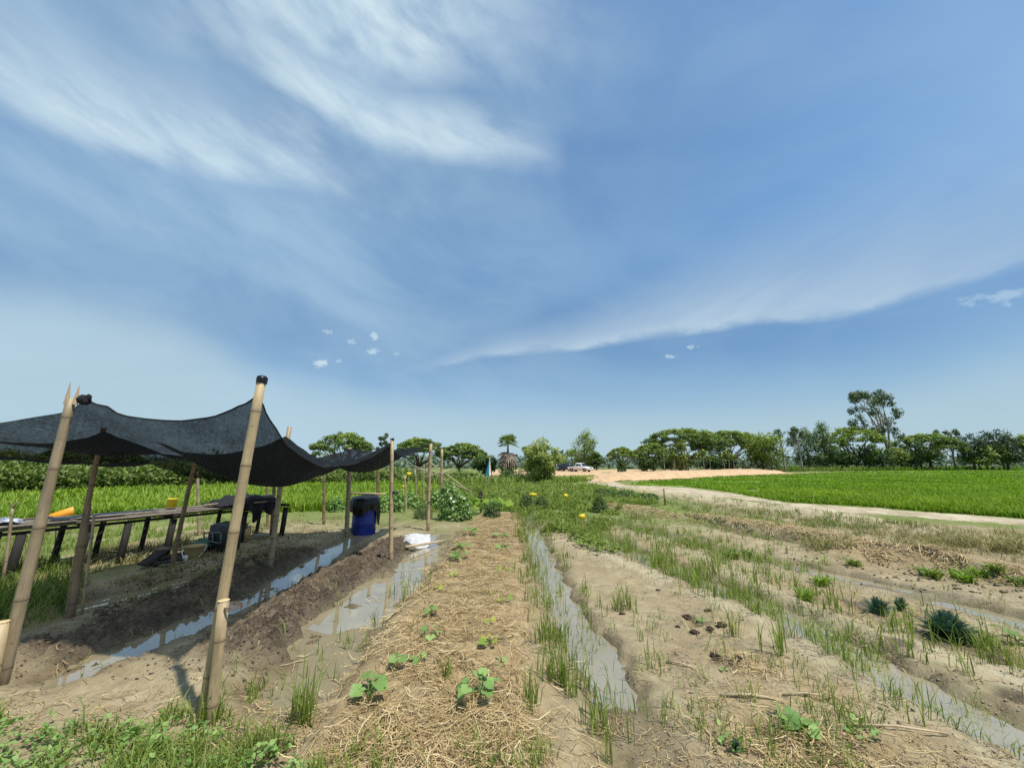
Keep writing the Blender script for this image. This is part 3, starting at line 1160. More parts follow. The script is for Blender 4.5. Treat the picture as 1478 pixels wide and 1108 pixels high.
# rough grass strips beyond the right field, and round the tree feet
mb = MB()
for poly, n, hgt, tb in (([(1120, 681), (1300, 679), (1560, 677), (1560, 673.2), (1300, 674), (1120, 677)], 6000, .9, .25),
                         ([(780, 700), (866, 694), (860, 688), (780, 689)], 2500, .3, .5),
                         ([(600, 700), (690, 700), (800, 695), (800, 690), (600, 694)], 4000, .45, .5)):
    x, y = px_points(poly, n)
    d = np.hypot(x, y)
    mb.add(*blades(np.stack([x, y, Hv(x, y) - .05], -1), hgt * np.clip(RNG.normal(1, .35, n), .3, 2), .02 + .0022 * d, .4, np.clip(tb + .25 * fbm(x, y, 6, 2, 77) + RNG.normal(0, .15, n), 0, 1)))
stuff('grass', mb, M['weed'], 'rough olive grass strip at the far edges of the fields')

# weedy green ground in the middle distance
mb = MB()
x, y = px_points([(640, 748), (700, 735), (745, 752), (770, 748), (790, 770), (870, 770), (900, 735), (950, 727), (930, 716), (890, 707), (850, 700), (800, 698), (690, 698), (620, 706), (590, 722)], 11000)
k = (pdist(x, y, STRAW)[0] > .5) & (fbm(x, y, .9, 3, 78) > .40 - .55 * sstep(9.5, 15, y))
x, y = x[k], y[k]
d = np.hypot(x, y)
tb = .45 + .3 * fbm(x, y, 1.3, 3, 79)
per = 3
P = np.repeat(np.stack([x, y, Hv(x, y)], -1), per, 0) + RNG.normal(0, .06, (len(x) * per, 3))
hq = np.repeat((.05 + .10 * np.clip(fbm(x, y, 1.0, 2, 80) + .5, 0, 1.3)) * (1 + .8 * sstep(13, 22, y)), per)
P[:, 2] += hq * (RNG.random(len(P)) ** .8)
mb.add(*quads_leaf(P, RNG.normal(size=P.shape) + [0, -.2, 1.1], (.035 + .0035 * P[:, 1]), .6, np.clip(np.repeat(tb, per) + RNG.normal(0, .2, len(P)), 0, 1)))
xv, yv = along(W((792, 742), (815, 760), (850, 788), (880, 800), z=0), 420, .13)
P = np.repeat(np.stack([xv, yv, Hv(xv, yv)], -1), 3, 0) + RNG.normal(0, .06, (1260, 3)) * [1, 1, .3] + [0, 0, .09]
mb.add(*quads_leaf(P, RNG.normal(size=P.shape) * .6 + [0, -.2, 1.1], .075, .75, np.clip(.35 + RNG.normal(0, .2, len(P)), 0, 1)))
k = RNG.random(len(x)) < .75
mb.add(*tufts(x[k], y[k], 3, .05, .12 + .08 * sstep(13, 22, y[k]), .009 + .0010 * d[k], .45, np.clip(tb[k], 0, 1)))
stuff('weeds', mb, M['weed'], 'low green weeds covering the ground beyond the garden beds')

# grass in the furrows and on their edges
mb = MB()
def tuft_line(pl, n, sig, t0, t1, per, h, w, lean, tint, off=0, thr=-.2, seed=81, sc=.5, pw=1.0, spread=.022):
    x, y = along(pl, n, sig, t0, t1, off=off, pw=pw)
    x, y = patchy(x, y, sc, thr, seed)
    mb.add(*tufts(x, y, per, spread, h, w, lean, tint))


tuft_line(F3, 420, .10, .0, .97, 5, .17, .008, .32, .5, off=-.27, thr=-.1)
tuft_line(F3, 260, .09, .0, .95, 5, .13, .008, .35, .5, off=.29, thr=.0, seed=83)
tuft_line(F3, 230, .14, .35, .98, 4, .19, .007, .28, .55, off=-.05, thr=-.2, seed=84)
tuft_line(F3, 260, .45, .0, .22, 5, .16, .010, .5, .5, thr=-.5, seed=85)
tuft_line(F4, 760, .22, .05, .90, 5, .17, .0075, .45, .5, thr=-.12, seed=86, pw=.8)
tuft_line(F4, 260, .16, .35, .75, 6, .25, .009, .30, .6, thr=-.1, seed=87, off=.08)
tuft_line(F4, 330, .5, .0, .35, 5, .15, .010, .5, .5, thr=-.3, seed=88)
tuft_line(F5, 560, .50, .0, .70, 5, .15, .009, .5, .55, thr=-.15, seed=89)
tuft_line(SHOULD2, 450, .40, .1, .92, 4, .16, .0075, .38, .5, off=.25, thr=-.05, seed=90)
tuft_line(F6, 380, .45, .0, .8, 4, .12, .009, .45, .45, thr=-.0, seed=91)
x, y = px_points([(930, 716), (1010, 718), (1180, 744), (1330, 765), (1200, 768), (1050, 752), (940, 734)], 1500)
x, y = patchy(x, y, .7, -.1, 120)
mb.add(*tufts(x, y, 4, .05, .13, .010, .5, .3))
tuft_line(F2, 120, .30, .55, 1.0, 4, .16, .007, .35, .45, thr=.05, seed=92, off=.1)
tuft_line(F2, 60, .18, .1, .6, 4, .12, .006, .3, .45, thr=.0, seed=93, off=-.2)
tuft_line(F1, 90, .22, .35, 1.0, 3, .09, .005, .5, .45, thr=.05, seed=94, off=.15)
for px, py, n, sg, hgt in ((440, 1040, 14, .05, .26), (800, 985, 18, .06, .2), (790, 925, 14, .05, .18), (660, 800, 6, .03, .1), (1010, 850, 16, .1, .2), (1130, 945, 8, .05, .25), (1060, 920, 6, .04, .22), (820, 1000, 10, .06, .16),
                           (870, 1060, 14, .08, .17), (300, 1035, 14, .05, .16), (640, 985, 5, .03, .12), (770, 1020, 6, .03, .18), (900, 880, 14, .06, .2), (1440, 960, 12, .1, .2), (1410, 935, 12, .05, .14), (370, 1000, 14, .1, .12)):
    p = ON(px, py)
    mb.add(*tufts(p[0] + RNG.normal(0, sg, n), p[1] + RNG.normal(0, sg, n), 5, .014, hgt, .0075, .3, .55))
x, y = px_points([(940, 1000), (880, 830), (840, 770), (900, 745), (1100, 760), (1300, 790), (1478, 830), (1478, 1108), (1478, 1150), (960, 1150)], 1500)
x, y = patchy(x, y, .5, .05, 123)
mb.add(*tufts(x, y, 3, .03, .07 + .08 * RNG.random(len(x)), .0055, .5, .5))
stuff('grass', mb, M['grass'], 'green grass tufts growing in and beside the wet furrows')

# verge of weeds at the lower left and grass at the left of the table
mb = MB()
x, y = px_points([(-60, 1030), (60, 1045), (180, 1060), (260, 1030), (330, 1040), (420, 1075), (470, 1108), (470, 1180), (-120, 1180), (-120, 1030)], 1900)
x, y = patchy(x, y, .4, .0, 95)
mb.add(*tufts(x, y, 4, .02, .07 + .05 * RNG.random(len(x)), .0055, .6, .5))
x, y = px_points([(470, 1085), (620, 1098), (760, 1085), (900, 1075), (940, 1108), (940, 1170), (470, 1170)], 150)
x, y = patchy(x, y, .4, .1, 96)
mb.add(*tufts(x, y, 5, .015, .09, .005, .5, .55))
x, y = px_points([(-60, 800), (30, 800), (110, 815), (125, 845), (90, 880), (0, 905), (-60, 915)], 900)
mb.add(*tufts(x, y, 5, .03, .16, .007, .5, .3))
x, y = px_points([(-60, 790), (130, 800), (260, 770), (440, 745), (480, 735), (300, 742), (0, 768), (-60, 775)], 1600)
x, y = patchy(x, y, .8, -.05, 97)
mb.add(*tufts(x, y, 4, .04, .13, .009, .5, .5))
stuff('grass', mb, M['weed'], 'short green grass on the verge and beside the long table')

mb = MB()
x, y = px_points([(-60, 1040), (60, 1055), (200, 1062), (270, 1045), (410, 1085), (420, 1108), (470, 1180), (-120, 1180), (-120, 1040)], 650)
x, y = patchy(x, y, .45, -.25, 98)
per = 4
P = np.repeat(np.stack([x, y, Hv(x, y)], -1), per, 0)
P[:, :2] += RNG.normal(0, .02, (len(P), 2))
P[:, 2] += .012 + .05 * RNG.random(len(P))
mb.add(*quads_leaf(P, RNG.normal(size=P.shape) * .6 + [0, 0, 1.2], .018 + .03 * RNG.random(len(P)) ** 2, .62, np.clip(.55 + RNG.normal(0, .22, len(P)), 0, 1)))
for px, py, n, sg, sz in ((205, 1062, 26, .06, .05), (225, 1085, 22, .05, .05), (390, 1095, 30, .05, .04), (60, 1085, 40, .09, .04), (20, 1060, 30, .08, .04), (365, 1108, 30, .05, .035), (1060, 1085, 22, .04, .03), (1240, 1062, 14, .05, .035)):
    p = ON(px, py)
    P = np.stack([p[0] + RNG.normal(0, sg, n), p[1] + RNG.normal(0, sg, n), p[2] + .02 + .06 * RNG.random(n)], -1)
    mb.add(*quads_leaf(P, RNG.normal(size=P.shape) * .6 + [0, 0, 1.2], sz * (.6 + .8 * RNG.random(n)), .7, np.clip(.6 + RNG.normal(0, .2, n), 0, 1)))
stuff('weeds', mb, M['leaf_squash'], 'small broad leaved weeds among the grass at the lower left')

# dry grass: stubble and heaps on the right, dead grass under the table
mb = MB()
x, y = px_points([(1180, 768), (1300, 758), (1478, 772), (1560, 785), (1560, 830), (1400, 800), (1240, 790)], 900)
x, y = patchy(x, y, .9, .0, 99)
mb.add(*tufts(x, y, 5, .05, .14, .009, .8, .5))
for px, py, n in ((1440, 790, 26), (1385, 788, 18), (1300, 787, 12), (1470, 778, 20), (930, 748, 14), (1190, 780, 20)):
    p = ON(px, py)
    mb.add(*tufts(p[0] + RNG.normal(0, .22, n), p[1] + RNG.normal(0, .2, n), 9, .05, .26, .011, 1.0, .6))
x, y = px_points([(960, 722), (1060, 730), (1180, 748), (1478, 780), (1478, 800), (1200, 768), (1000, 745)], 1500)
x, y = patchy(x, y, .6, -.1, 121)
mb.add(*tufts(x, y, 4, .05, .12, .010, .8, .45))
x, y = px_points([(120, 830), (270, 795), (420, 760), (480, 752), (560, 752), (520, 745), (400, 752), (130, 795)], 1100)
x, y = patchy(x, y, .6, -.1, 100)
mb.add(*tufts(x, y, 5, .05, .12, .008, .8, .4))
x, y = px_points([(400, 770), (480, 745), (640, 738), (680, 745), (640, 765), (540, 760), (470, 785), (330, 830), (150, 880), (100, 860), (250, 815)], 1500)
x, y = patchy(x, y, .6, .0, 122)
mb.add(*tufts(x, y, 4, .05, .09, .007, .9, .4))
stuff('dry_grass', mb, M['drygrass'], 'dry yellowed grass heaps on the field edge and bed ends')


def strands(x, y, L, w, lift=.012, curl=.2, tint=.5, tv=.25, rng=RNG, az=None, tilt=.12):
    """flat straw stalks of four stations lying over the ground"""
    n = len(x)
    L = np.broadcast_to(L, (n,)) * np.clip(rng.normal(1, .4, n), .25, 2.4)
    a = rng.random(n) * 2 * math.pi if az is None else az
    cu = rng.normal(0, curl, n)
    K = 4
    z0 = rng.random(n) * lift
    tl = rng.normal(0, tilt, n)
    pts = []
    for k in range(K):
        t = k / (K - 1) - .5
        aa = a + cu * t
        px_ = x + np.cos(aa) * L * t
        py_ = y + np.sin(aa) * L * t
        pts.append((px_, py_, tl * L * t))
    Zs = [Hv(p[0], p[1]) for p in pts]
    V = []
    w = np.broadcast_to(w, (n,)) * (.6 + .8 * rng.random(n))
    for k in range(K):
        sxn, syn = -np.sin(a) * w * .5, np.cos(a) * w * .5
        zz = np.maximum(Zs[k] + .003, (Zs[0] + Zs[-1]) / 2 + .003) + z0 + np.abs(pts[k][2]) * .6
        V.append(np.stack([pts[k][0] - sxn, pts[k][1] - syn, zz + rng.normal(0, .0015, n)], -1))
        V.append(np.stack([pts[k][0] + sxn, pts[k][1] + syn, zz], -1))
    V = np.stack(V, 1).reshape(-1, 3)
    o = (np.arange(n) * 2 * K)[:, None]
    F = [o + np.array([[2 * k, 2 * k + 1, 2 * k + 3, 2 * k + 2]]) for k in range(K - 1)]
    T = np.repeat(np.clip(tint + rng.normal(0, tv, n), 0, 1), 2 * K)
    return V, F, T


mb = MB()
def straw_line(pl, n, sig, t0, t1, L, w, lift, tint, pw=1.0, thr=-9., seed=101, off=0):
    x, y = along(pl, n, sig, t0, t1, pw=pw, off=off)
    x, y = patchy(x, y, .30, thr, seed)
    mb.add(*strands(x, y, L, w, lift, .35, tint))


straw_line(STRAW, 15000, .34, .25, 1.0, .085, .0029, .022, .45, pw=.75, thr=-.22)
straw_line(STRAW, 5000, .42, .0, .5, .12, .006, .03, .5, thr=-.3)
straw_line(STRAW, 1900, .48, .5, 1.0, .17, .0036, .04, .58, thr=-.05)
straw_line(STRAW, 500, .55, .6, 1.0, .16, .0042, .05, .8, thr=.1, seed=103)
straw_line(RIDGE, 3200, .35, .0, 1.0, .16, .010, .04, .6)
straw_line(RIDGE2, 1500, .42, .0, 1.0, .15, .008, .03, .5, thr=-.1, seed=104)
straw_line(F2, 700, .28, .45, 1.0, .16, .0045, .02, .75, off=.34, thr=-.1, seed=105)
straw_line(SHOULD, 900, .35, .2, .9, .10, .004, .015, .55, off=.6, thr=.15, seed=106)
straw_line(SHOULD2, 800, .5, .0, 1.0, .12, .005, .02, .45, off=.6, thr=.1, seed=107)
for px, py, n, sg, L in ((1090, 965, 150, .13, .11), (1180, 1080, 170, .16, .16), (1120, 1020, 60, .2, .14), (1010, 905, 60, .12, .1), (1250, 1090, 90, .2, .2), (1000, 800, 90, .35, .1), (430, 1010, 60, .15, .13), (470, 990, 60, .12, .15),
                         (350, 1050, 70, .25, .11), (180, 1030, 60, .3, .09), (1340, 880, 60, .2, .12), (1120, 1095, 130, .15, .16), (560, 1075, 320, .18, .17), (700, 1060, 380, .18, .18), (640, 1090, 300, .2, .16)):
    p = ON(px, py)
    x = p[0] + RNG.normal(0, sg, n)
    y = p[1] + RNG.normal(0, sg, n)
    mb.add(*strands(x, y, L * .9, .0036, .03, .5, .55))
x, y = px_points([(840, 1060), (960, 900), (900, 800), (1000, 800), (1478, 1040), (1478, 1108), (1478, 1180), (840, 1180)], 3600)
x, y = patchy(x, y, .35, -.05, 108)
mb.add(*strands(x, y, .055, .0026, .006, .5, .45))
x, y = px_points([(0, 1000), (250, 1000), (420, 980), (480, 1050), (400, 1100), (0, 1060)], 500)
mb.add(*strands(x, y, .07, .0035, .006, .4, .45))
straw_line(BEDL, 500, .4, .0, 1.0, .07, .003, .015, .35)
straw_line(BEDLL, 450, .5, .0, 1.0, .08, .0035, .015, .35)
stuff('straw', mb, M['straw'], 'loose straw mulch strewn over the beds')

# crumbs and small clods of soil
mb = MB()
def crumbs(x, y, r):
    n = len(x)
    base = np.array([(1, 0, 0), (0, 1, 0), (-1, 0, 0), (0, -1, 0), (0, 0, .8), (0, 0, -.6)], float)
    R = np.broadcast_to(r, (n,)) * (.4 + RNG.random(n) ** 2)
    V = base[None] * R[:, None, None] * (1 + .35 * RNG.normal(size=(n, 6, 3)))
    V = V + np.stack([x, y, Hv(x, y) + R * .25], -1)[:, None, :]
    f = np.array([(0, 1, 4), (1, 2, 4), (2, 3, 4), (3, 0, 4), (1, 0, 5), (2, 1, 5), (3, 2, 5), (0, 3, 5)])
    F = (np.arange(n) * 6)[:, None, None] + f[None]
    mb.add(V.reshape(-1, 3), [F.reshape(-1, 3)])


x, y = along(BEDL, 2600, .30, .0, 1.0, pw=.8)
crumbs(x, y, .009)
x, y = along(BEDLL, 1500, .34, .1, 1.0)
crumbs(x, y, .009)
x, y = px_points([(1050, 790), (1200, 770), (1478, 800), (1478, 860), (1250, 850)], 900)
x, y = patchy(x, y, .7, .05, 110)
crumbs(x, y, .018)
x, y = px_points([(400, 775), (500, 750), (330, 830), (150, 890), (80, 880), (250, 825)], 1500)
crumbs(x, y, .014)
soilmats = simple_mat('dark soil crumbs', (.085, .062, .041), .95, .6, 3.0, .5, .01)
stuff('soil_crumbs', mb, soilmats, 'dark crumbly clods on the dug beds')
mb = MB()
x, y = px_points([(60, 980), (250, 1000), (480, 1050), (480, 1108), (840, 1108), (960, 880), (900, 790), (1000, 800), (1478, 1020), (1478, 1150), (0, 1150), (0, 1000)], 1800)
crumbs(x, y, .006)
x, y = px_points([(940, 1000), (880, 830), (830, 770), (900, 760), (1100, 800), (1478, 900), (1478, 1150), (960, 1150)], 2600)
x, y = patchy(x, y, .3, .1, 142)
crumbs(x, y, .010)
stuff('soil_crumbs', mb, simple_mat('pale soil crumbs', (.30, .235, .16), .95, .5, 3.0, .5, .01), 'pale grit and crumbs on the trodden mud')
# far-off wood closing the horizon behind the nearer trees
mb = MB()
for Y_, hmax, n_, seed_, sz in ((210.0, 9.0, 9000, 130, 2.0), (150.0, 4.5, 7000, 131, 1.3)):
    xs = RNG.random(n_) * 2.9 - 1.45
    x = xs * Y_
    prof = hmax * np.clip(.55 + .75 * fbm(xs * 14, xs * 0, 1, 4, seed_), .12, 1.2)
    z = prof * RNG.random(n_) ** .8
    P = np.stack([x, Y_ + RNG.normal(0, 5, n_), z], -1)
    mb.add(*quads_leaf(P, RNG.normal(size=P.shape) + [0, -.6, .7], sz * (.6 + .8 * RNG.random(n_)), .7, np.clip(.3 + .5 * z / prof + RNG.normal(0, .15, n_), 0, 1)))
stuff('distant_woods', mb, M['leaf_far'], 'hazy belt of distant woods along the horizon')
# ------------------------------------------------------------------ shade shelter: poles
def pole_mesh(mb_, base, top, r0, r1, node=.30, bow=.0, seg=10, flare=1.07, rng=random):
    """bamboo culm with swollen node rings; tint marks the rings"""
    b, t = np.array(base, float), np.array(top, float)
    L = np.linalg.norm(t - b)
    side = np.array([rng.uniform(-1, 1), rng.uniform(-1, 1), 0]) * bow
    st = [(0, 1, 0)]
    s = rng.uniform(.4, .9) * node
    while s < L - .03:
        e = .012 + .1 * r0
        st += [(s - e * 1.6, 1.0, 0), (s - e * .5, flare, .3), (s, flare * .97, 1), (s + e * .6, flare, .3), (s + e * 1.8, 1.0, 0)]
        s += node * rng.uniform(.8, 1.2)
    st.append((L, 1, 0))
    path, rad, tint = [], [], []
    for s, k, ti in st:
        f = s / L
        path.append(b + (t - b) * f + side * math.sin(math.pi * f))
        rad.append((r0 + (r1 - r0) * f) * k)
        tint += [ti] * seg
    V, F = tube(path, rad, seg)
    mb_.add(V, F, np.array(tint))


def pole(name, label, base, top, r0, r1, mat='bamboo', group='posts of the shade shelter', bow=.01, node=.3, cat='post', ties=()):
    """base in the ground, placed at its foot; top relative in world coordinates"""
    root = thing(name, label, cat, tuple(base), 0, group)
    mb_ = MB()
    b = np.array([0, 0, -.12])
    t = np.array(top, float) - np.array(base, float)
    pole_mesh(mb_, b, t, r0, r1, node, bow)
    mb_.build('culm', M[mat], root)
    return root


def px_pole(name, label, pb, pt, wpx, mat='bamboo', Y=None, z=None, taper=.85, **kw):
    """a pole from photo foot and top points (top in the plane of its foot); wpx: width in photo pixels"""
    p = ON(*pb)
    tp = AT(pt[0], pt[1], p[1])
    r = wpx / FPX * (p[1] * CP - 1.5 * SP) / 2
    return pole(name, label, p, tp, r, r * taper, mat, **kw), p, np.array(tp)


def tie(root, z, r, mat, n=3, tube_r=.004, off=(0, 0)):
    """a few turns of cord round a pole"""
    pts = []
    for k in range(n * 10 + 1):
        a = 2 * math.pi * k / 10
        pts.append((off[0] + r * math.cos(a), off[1] + r * math.sin(a), z + .008 * k / 10))
    V, F = tube(pts, tube_r, 5)
    o = MB().add(V, F).build('cord', M[mat], root)
    return o


# front pole and the short stake that braces it
PA, bA, tA = px_pole('bamboo_post', 'thick pale bamboo post at the front, tallest corner of the shade net', (293, 1030), (378, 547), 15.5, 'bamboo', node=.45, taper=.95, bow=.012)
# black cloth cap and knot on its top
V, F = lathe([(.0, .025), (.022, .023), (.033, .015), (.036, .0), (.035, -.02), (.033, -.03)], 14)
V = V + RNG.normal(0, .002, V.shape)
cap = MB().add(V + (tA - bA), F).build('cap', M['blackplastic'], PA)
sp = ON(305, 1040)
st_top = AT(323, 866, sp[1] - .02)
s = thing('bamboo_stake', 'short cut bamboo stake lashed to the foot of the tallest front post', 'stake', tuple(sp), 0)
mb = MB()
pole_mesh(mb, (0, 0, -.1), np.array(st_top) - sp, 0.030, .031, .42, 0)
mb.build('culm', M['bamboo'], s)
V, F = lathe([(0, .003), (.031, .003), (.0325, 0)], 12)
MB().add(V + (np.array(st_top) - sp), F).build('cut_end', M['cut'], s)
tie(s, st_top[2] - sp[2] - .06, .062, 'bamboo_brown', 3, .003, (.012, .02))

PB, bB, tB = px_pole('bamboo_post', 'grey bamboo post with forked broken top at the left edge', (1, 987), (103, 575), 16.5, 'bamboo_grey', node=.42, taper=.72)
d = tB - bB
mb = MB()
for sx_, hgt in ((-.032, .15), (.034, .12)):
    V = [(sx_ - .012, -.012, -.05), (sx_ + .014, -.012, -.05), (sx_ + .014, .014, -.05), (sx_ - .012, .014, -.05), (sx_ * 1.25, 0, hgt)]
    mb.add(np.array(V) + d, [(0, 1, 2, 3), (0, 1, 4), (1, 2, 4), (2, 3, 4), (3, 0, 4)])
mb.build('split_tip', M['bamboo'], PB, smooth=False)
sp = ON(-12, 992)
st_top = AT(3, 897, sp[1])
s = thing('bamboo_stake', 'short stub of bamboo beside the forked left post, cut end pale', 'stake', tuple(sp), 0)
mb = MB()
pole_mesh(mb, (0, 0, -.1), np.array(st_top) - sp, .036, .036, .42, 0)
mb.build('culm', M['bamboo'], s)
V, F = lathe([(0, .003), (.037, .003), (.0385, 0)], 12)
MB().add(V + (np.array(st_top) - sp), F).build('cut_end', M['cut'], s)

poles = {}
for key, label, pb, pt, w, mat in (
        ('3', 'thin brown post under the net leaning over the table front', (100, 886), (150, 617), 7.5, 'bamboo_brown'),
        ('4', 'thin olive pole standing before the middle of the long table', (247, 820), (283, 660), 6.5, 'bamboo_brown'),
        ('5', 'thin pole behind the table beside the yellow bucket', (289, 772), (285, 680), 4.5, 'bamboo_grey'),
        ('6', 'brown post at the table end whose tip pokes above the net', (390, 821), (418, 616), 7.5, 'bamboo_grey'),
        ('6b', 'thin dark post just behind the draped end of the table', (392, 772), (397, 664), 5, 'bamboo_brown'),
        ('6c', 'slim pole left of the dark post at the table end', (388, 763), (384, 668), 4, 'bamboo_brown'),
        ('7', 'post alone against the left rice field, between table and blue drum', (468, 757), (468, 664), 4.2, 'bamboo_brown'),
        ('8', 'squared grey post touching the left of the blue drum', (500, 776), (505, 646), 6.5, 'bamboo_grey'),
        ('9', 'weathered post right behind the blue drum', (545, 756), (546, 652), 4.6, 'bamboo_brown'),
        ('10', 'straight tan post right of the blue drum with a dark knot', (565, 807), (566, 634), 6.2, 'bamboo'),
        ('11', 'tan post behind the white sack holding the far net corner', (618, 770), (622, 640), 5.4, 'bamboo'),
        ('12', 'tan pole past the far net corner beside the climbing vine', (639, 749), (638, 648), 4.2, 'bamboo'),
        ('13', 'thin pole with a small yellow tag behind the drum', (586, 742), (584, 686), 3, 'bamboo'),
        ('14', 'thin pole next to the yellow disc at the bean trellis', (601, 728), (599, 676), 3, 'bamboo_grey'),
        ('15', 'farthest thin pole at the bean trellis', (612, 725), (612, 670), 2.8, 'bamboo')):
    nm = 'wooden_post' if key == '8' else 'bamboo_post'
    r_, b_, t_ = px_pole(nm, label, pb, pt, w, mat, node=.33 if w > 5 else .28, bow=.02)
    poles[key] = (r_, b_, t_)
# dark knots
tie(poles['10'][0], 1.02, .042, 'darkgrey', 4, .010)
tie(poles['11'][0], .62, .036, 'darkgrey', 3, .006)
# stub lashed along the leaning post 3
b3 = poles['3'][1]
s = thing('wooden_stake', 'stout dark stake bound to the thin brown post before the table', 'stake', tuple(ON(104, 884)), 0)
mb = MB()
tq = np.array(AT(127, 727, b3[1])) - np.array(s.location)
pole_mesh(mb, (0, 0, -.1), tq, .034, .03, .6, .01)
mb.build('shaft', M['bamboo_brown'], s)
# thin sticks in front of the table
px_pole('stick', 'thin whitish stick upright in front of the table', (119, 886), (136, 743), 4, 'bamboo_grey', group=None, cat='stick', node=.5)
k_, b_, t_ = px_pole('stick', 'thin stick with a forked tip at the far left', (3, 846), (18, 733), 4, 'bamboo_grey', group=None, cat='stick', node=.5)
mb = MB()
for dx in (-.04, .045):
    mb.add(*tube([t_ - b_ + (0, 0, -.02), t_ - b_ + (dx * .7, 0, .05), t_ - b_ + (dx, 0, .09)], [.011, .008, .005], 6))
mb.build('twig', M['bamboo_grey'], k_)
px_pole('fence_stake', 'lone dark stake at the garden edge before the sandy path', (960, 729), (958, 705), 2.6, 'bamboo_brown', group=None, cat='stake', node=.5)

# ------------------------------------------------------------------ the shade net: a cloth let hang from the post tops
NU, NV = 49, 72


def lerp_poly(pts, t):
    pts = np.asarray(pts, float)
    return np.array([np.interp(t, pts[:, 0], pts[:, k]) for k in range(1, pts.shape[1])]).T


vv = np.linspace(0, 1, NV)
uu = np.linspace(0, 1, NU)
# plan: u 0 = right row of posts, .46 = middle row, 1 = left edge
right = lerp_poly([(0, tA[0], bA[1]), (.63, poles['10'][1][0], poles['10'][1][1]), (1, poles['11'][1][0], poles['11'][1][1])], vv)
mid = lerp_poly([(0, tB[0] + .06, bB[1]), (.52, poles['6'][1][0], poles['6'][1][1]), (1, poles['8'][1][0], poles['8'][1][1])], vv)
lef = lerp_poly([(0, -5.9, 3.2), (.5, -5.5, 5.9), (1, poles['6b'][1][0] - .25, poles['6b'][1][1])], vv)
X = np.zeros((NU, NV, 3))
for i, u in enumerate(uu):
    if u < .46:
        k = u / .46
        X[i, :, :2] = right * (1 - k) + mid * k
    else:
        k = (u - .46) / .54
        X[i, :, :2] = mid * (1 - k) + lef * k
X[:, :, 2] = 1.75
plan = X.copy()
ties_ = [(tA[0], bA[1], tA[2] - .02), (tB[0] + .10, bB[1], tB[2] + .0), (poles['10'][2]), (poles['11'][2]), (poles['6'][2] - [0, 0, .08]), (poles['8'][2]),
         (poles['3'][2]), (poles['4'][2]), (poles['6b'][2]), (-5.9, 3.2, 1.88), (-5.5, 5.9, 1.55), (-5.1, 3.15, 1.80)]
pin = np.zeros((NU, NV), bool)
pinpos = np.zeros((NU, NV, 3))
for tpt in ties_:
    q = np.hypot(plan[:, :, 0] - tpt[0], plan[:, :, 1] - tpt[1])
    i, j = np.unravel_index(np.argmin(q), q.shape)
    pin[i, j] = True
    pinpos[i, j] = tpt
X[pin] = pinpos[pin]


def rest(a, b, sl):
    return np.linalg.norm((a - b)[..., :2], axis=-1) * sl


slU = np.full((NU - 1, NV), .985)
slU[:, 0] = 1.045
slU[:, -1] = 1.01
slV = np.full((NU, NV - 1), .985)
slV[0, :] = 1.045
slV[-1, :] = 1.01
im = int(round(.46 * (NU - 1)))
slV[im, :] = .996
cons = []
I, J = np.meshgrid(np.arange(NU), np.arange(NV), indexing='ij')
ids = I * NV + J
for p in (0, 1):
    a, b = ids[p:NU - 1:2, :].ravel(), ids[p + 1:NU:2, :].ravel()
    n_ = min(len(a), len(b))
    cons.append((a[:n_], b[:n_], slU[p:NU - 1:2, :].ravel()[:n_], 1.0))
    a, b = ids[:, p:NV - 1:2].ravel(), ids[:, p + 1:NV:2].ravel()
    n_ = min(len(a), len(b))
    cons.append((a[:n_], b[:n_], slV[:, p:NV - 1:2].ravel()[:n_], 1.0))
P0 = plan.reshape(-1, 3)
Xf = X.reshape(-1, 3).copy()
vel = np.zeros_like(Xf)
pinf = pin.ravel()
cd = [(a, b, rest(P0[a], P0[b], s), k) for a, b, s, k in cons]
wind = RNG.normal(0, 1, 3)
for it in range(260):
    old = Xf.copy()
    vel[:, 2] -= .012
    Xf = Xf + vel * .05
    for sub in range(20):
        for a, b, L0, k in cd:
            d = Xf[b] - Xf[a]
            l = np.linalg.norm(d, axis=1) + 1e-9
            over = np.maximum(l - L0, 0) / l * .5          # cloth only resists stretching
            wa = np.where(pinf[a], 0, 1.0)
            wb = np.where(pinf[b], 0, 1.0)
            s_ = wa + wb
            s_ = np.where(s_ == 0, 1, s_)
            c_ = d * (over * 2 / s_)[:, None]
            Xf[a] += c_ * wa[:, None]
            Xf[b] -= c_ * wb[:, None]
        Xf[pinf] = pinpos.reshape(-1, 3)[pinf]
    vel = (Xf - old) / .05 * .96
# a little smoothing of the crumples and some small folds
Q = Xf.reshape(NU, NV, 3)
for it in range(3):
    Qs = Q.copy()
    Qs[1:-1, 1:-1] = (Q[1:-1, 1:-1] * 2 + Q[2:, 1:-1] + Q[:-2, 1:-1] + Q[1:-1, 2:] + Q[1:-1, :-2]) / 6
    Qs[pin] = Q[pin]
    Q = Qs
wr = .026 * fbm(I * .055 + J * .03, J * .16, 1, 3, 180) + .010 * fbm(I * .22, J * .04, 1, 2, 181)
Q = Q + np.stack([wr * 0, wr * .4, np.where(pin, 0, wr)], -1)
for q_, tpt in enumerate(ties_):
    dx_, dy_ = Q[..., 0] - tpt[0], Q[..., 1] - tpt[1]
    rr_ = np.hypot(dx_, dy_)
    Q[..., 2] += np.where(pin, 0, .035 * np.sin(np.arctan2(dy_, dx_) * 13 + q_) * np.exp(-rr_ / .45) * np.clip(rr_ / .15, 0, 1))
F = np.stack([ids[:-1, :-1], ids[1:, :-1], ids[1:, 1:], ids[:-1, 1:]], -1).reshape(-1, 4)
hem = np.zeros((NU, NV))
hem[0, :] = hem[:, 0] = hem[:, -1] = 1.0
netroot = thing('shade_net', 'black shade net sagging between the bamboo posts like a low canopy', 'shade net', (0, 0, 0))
mb = MB()
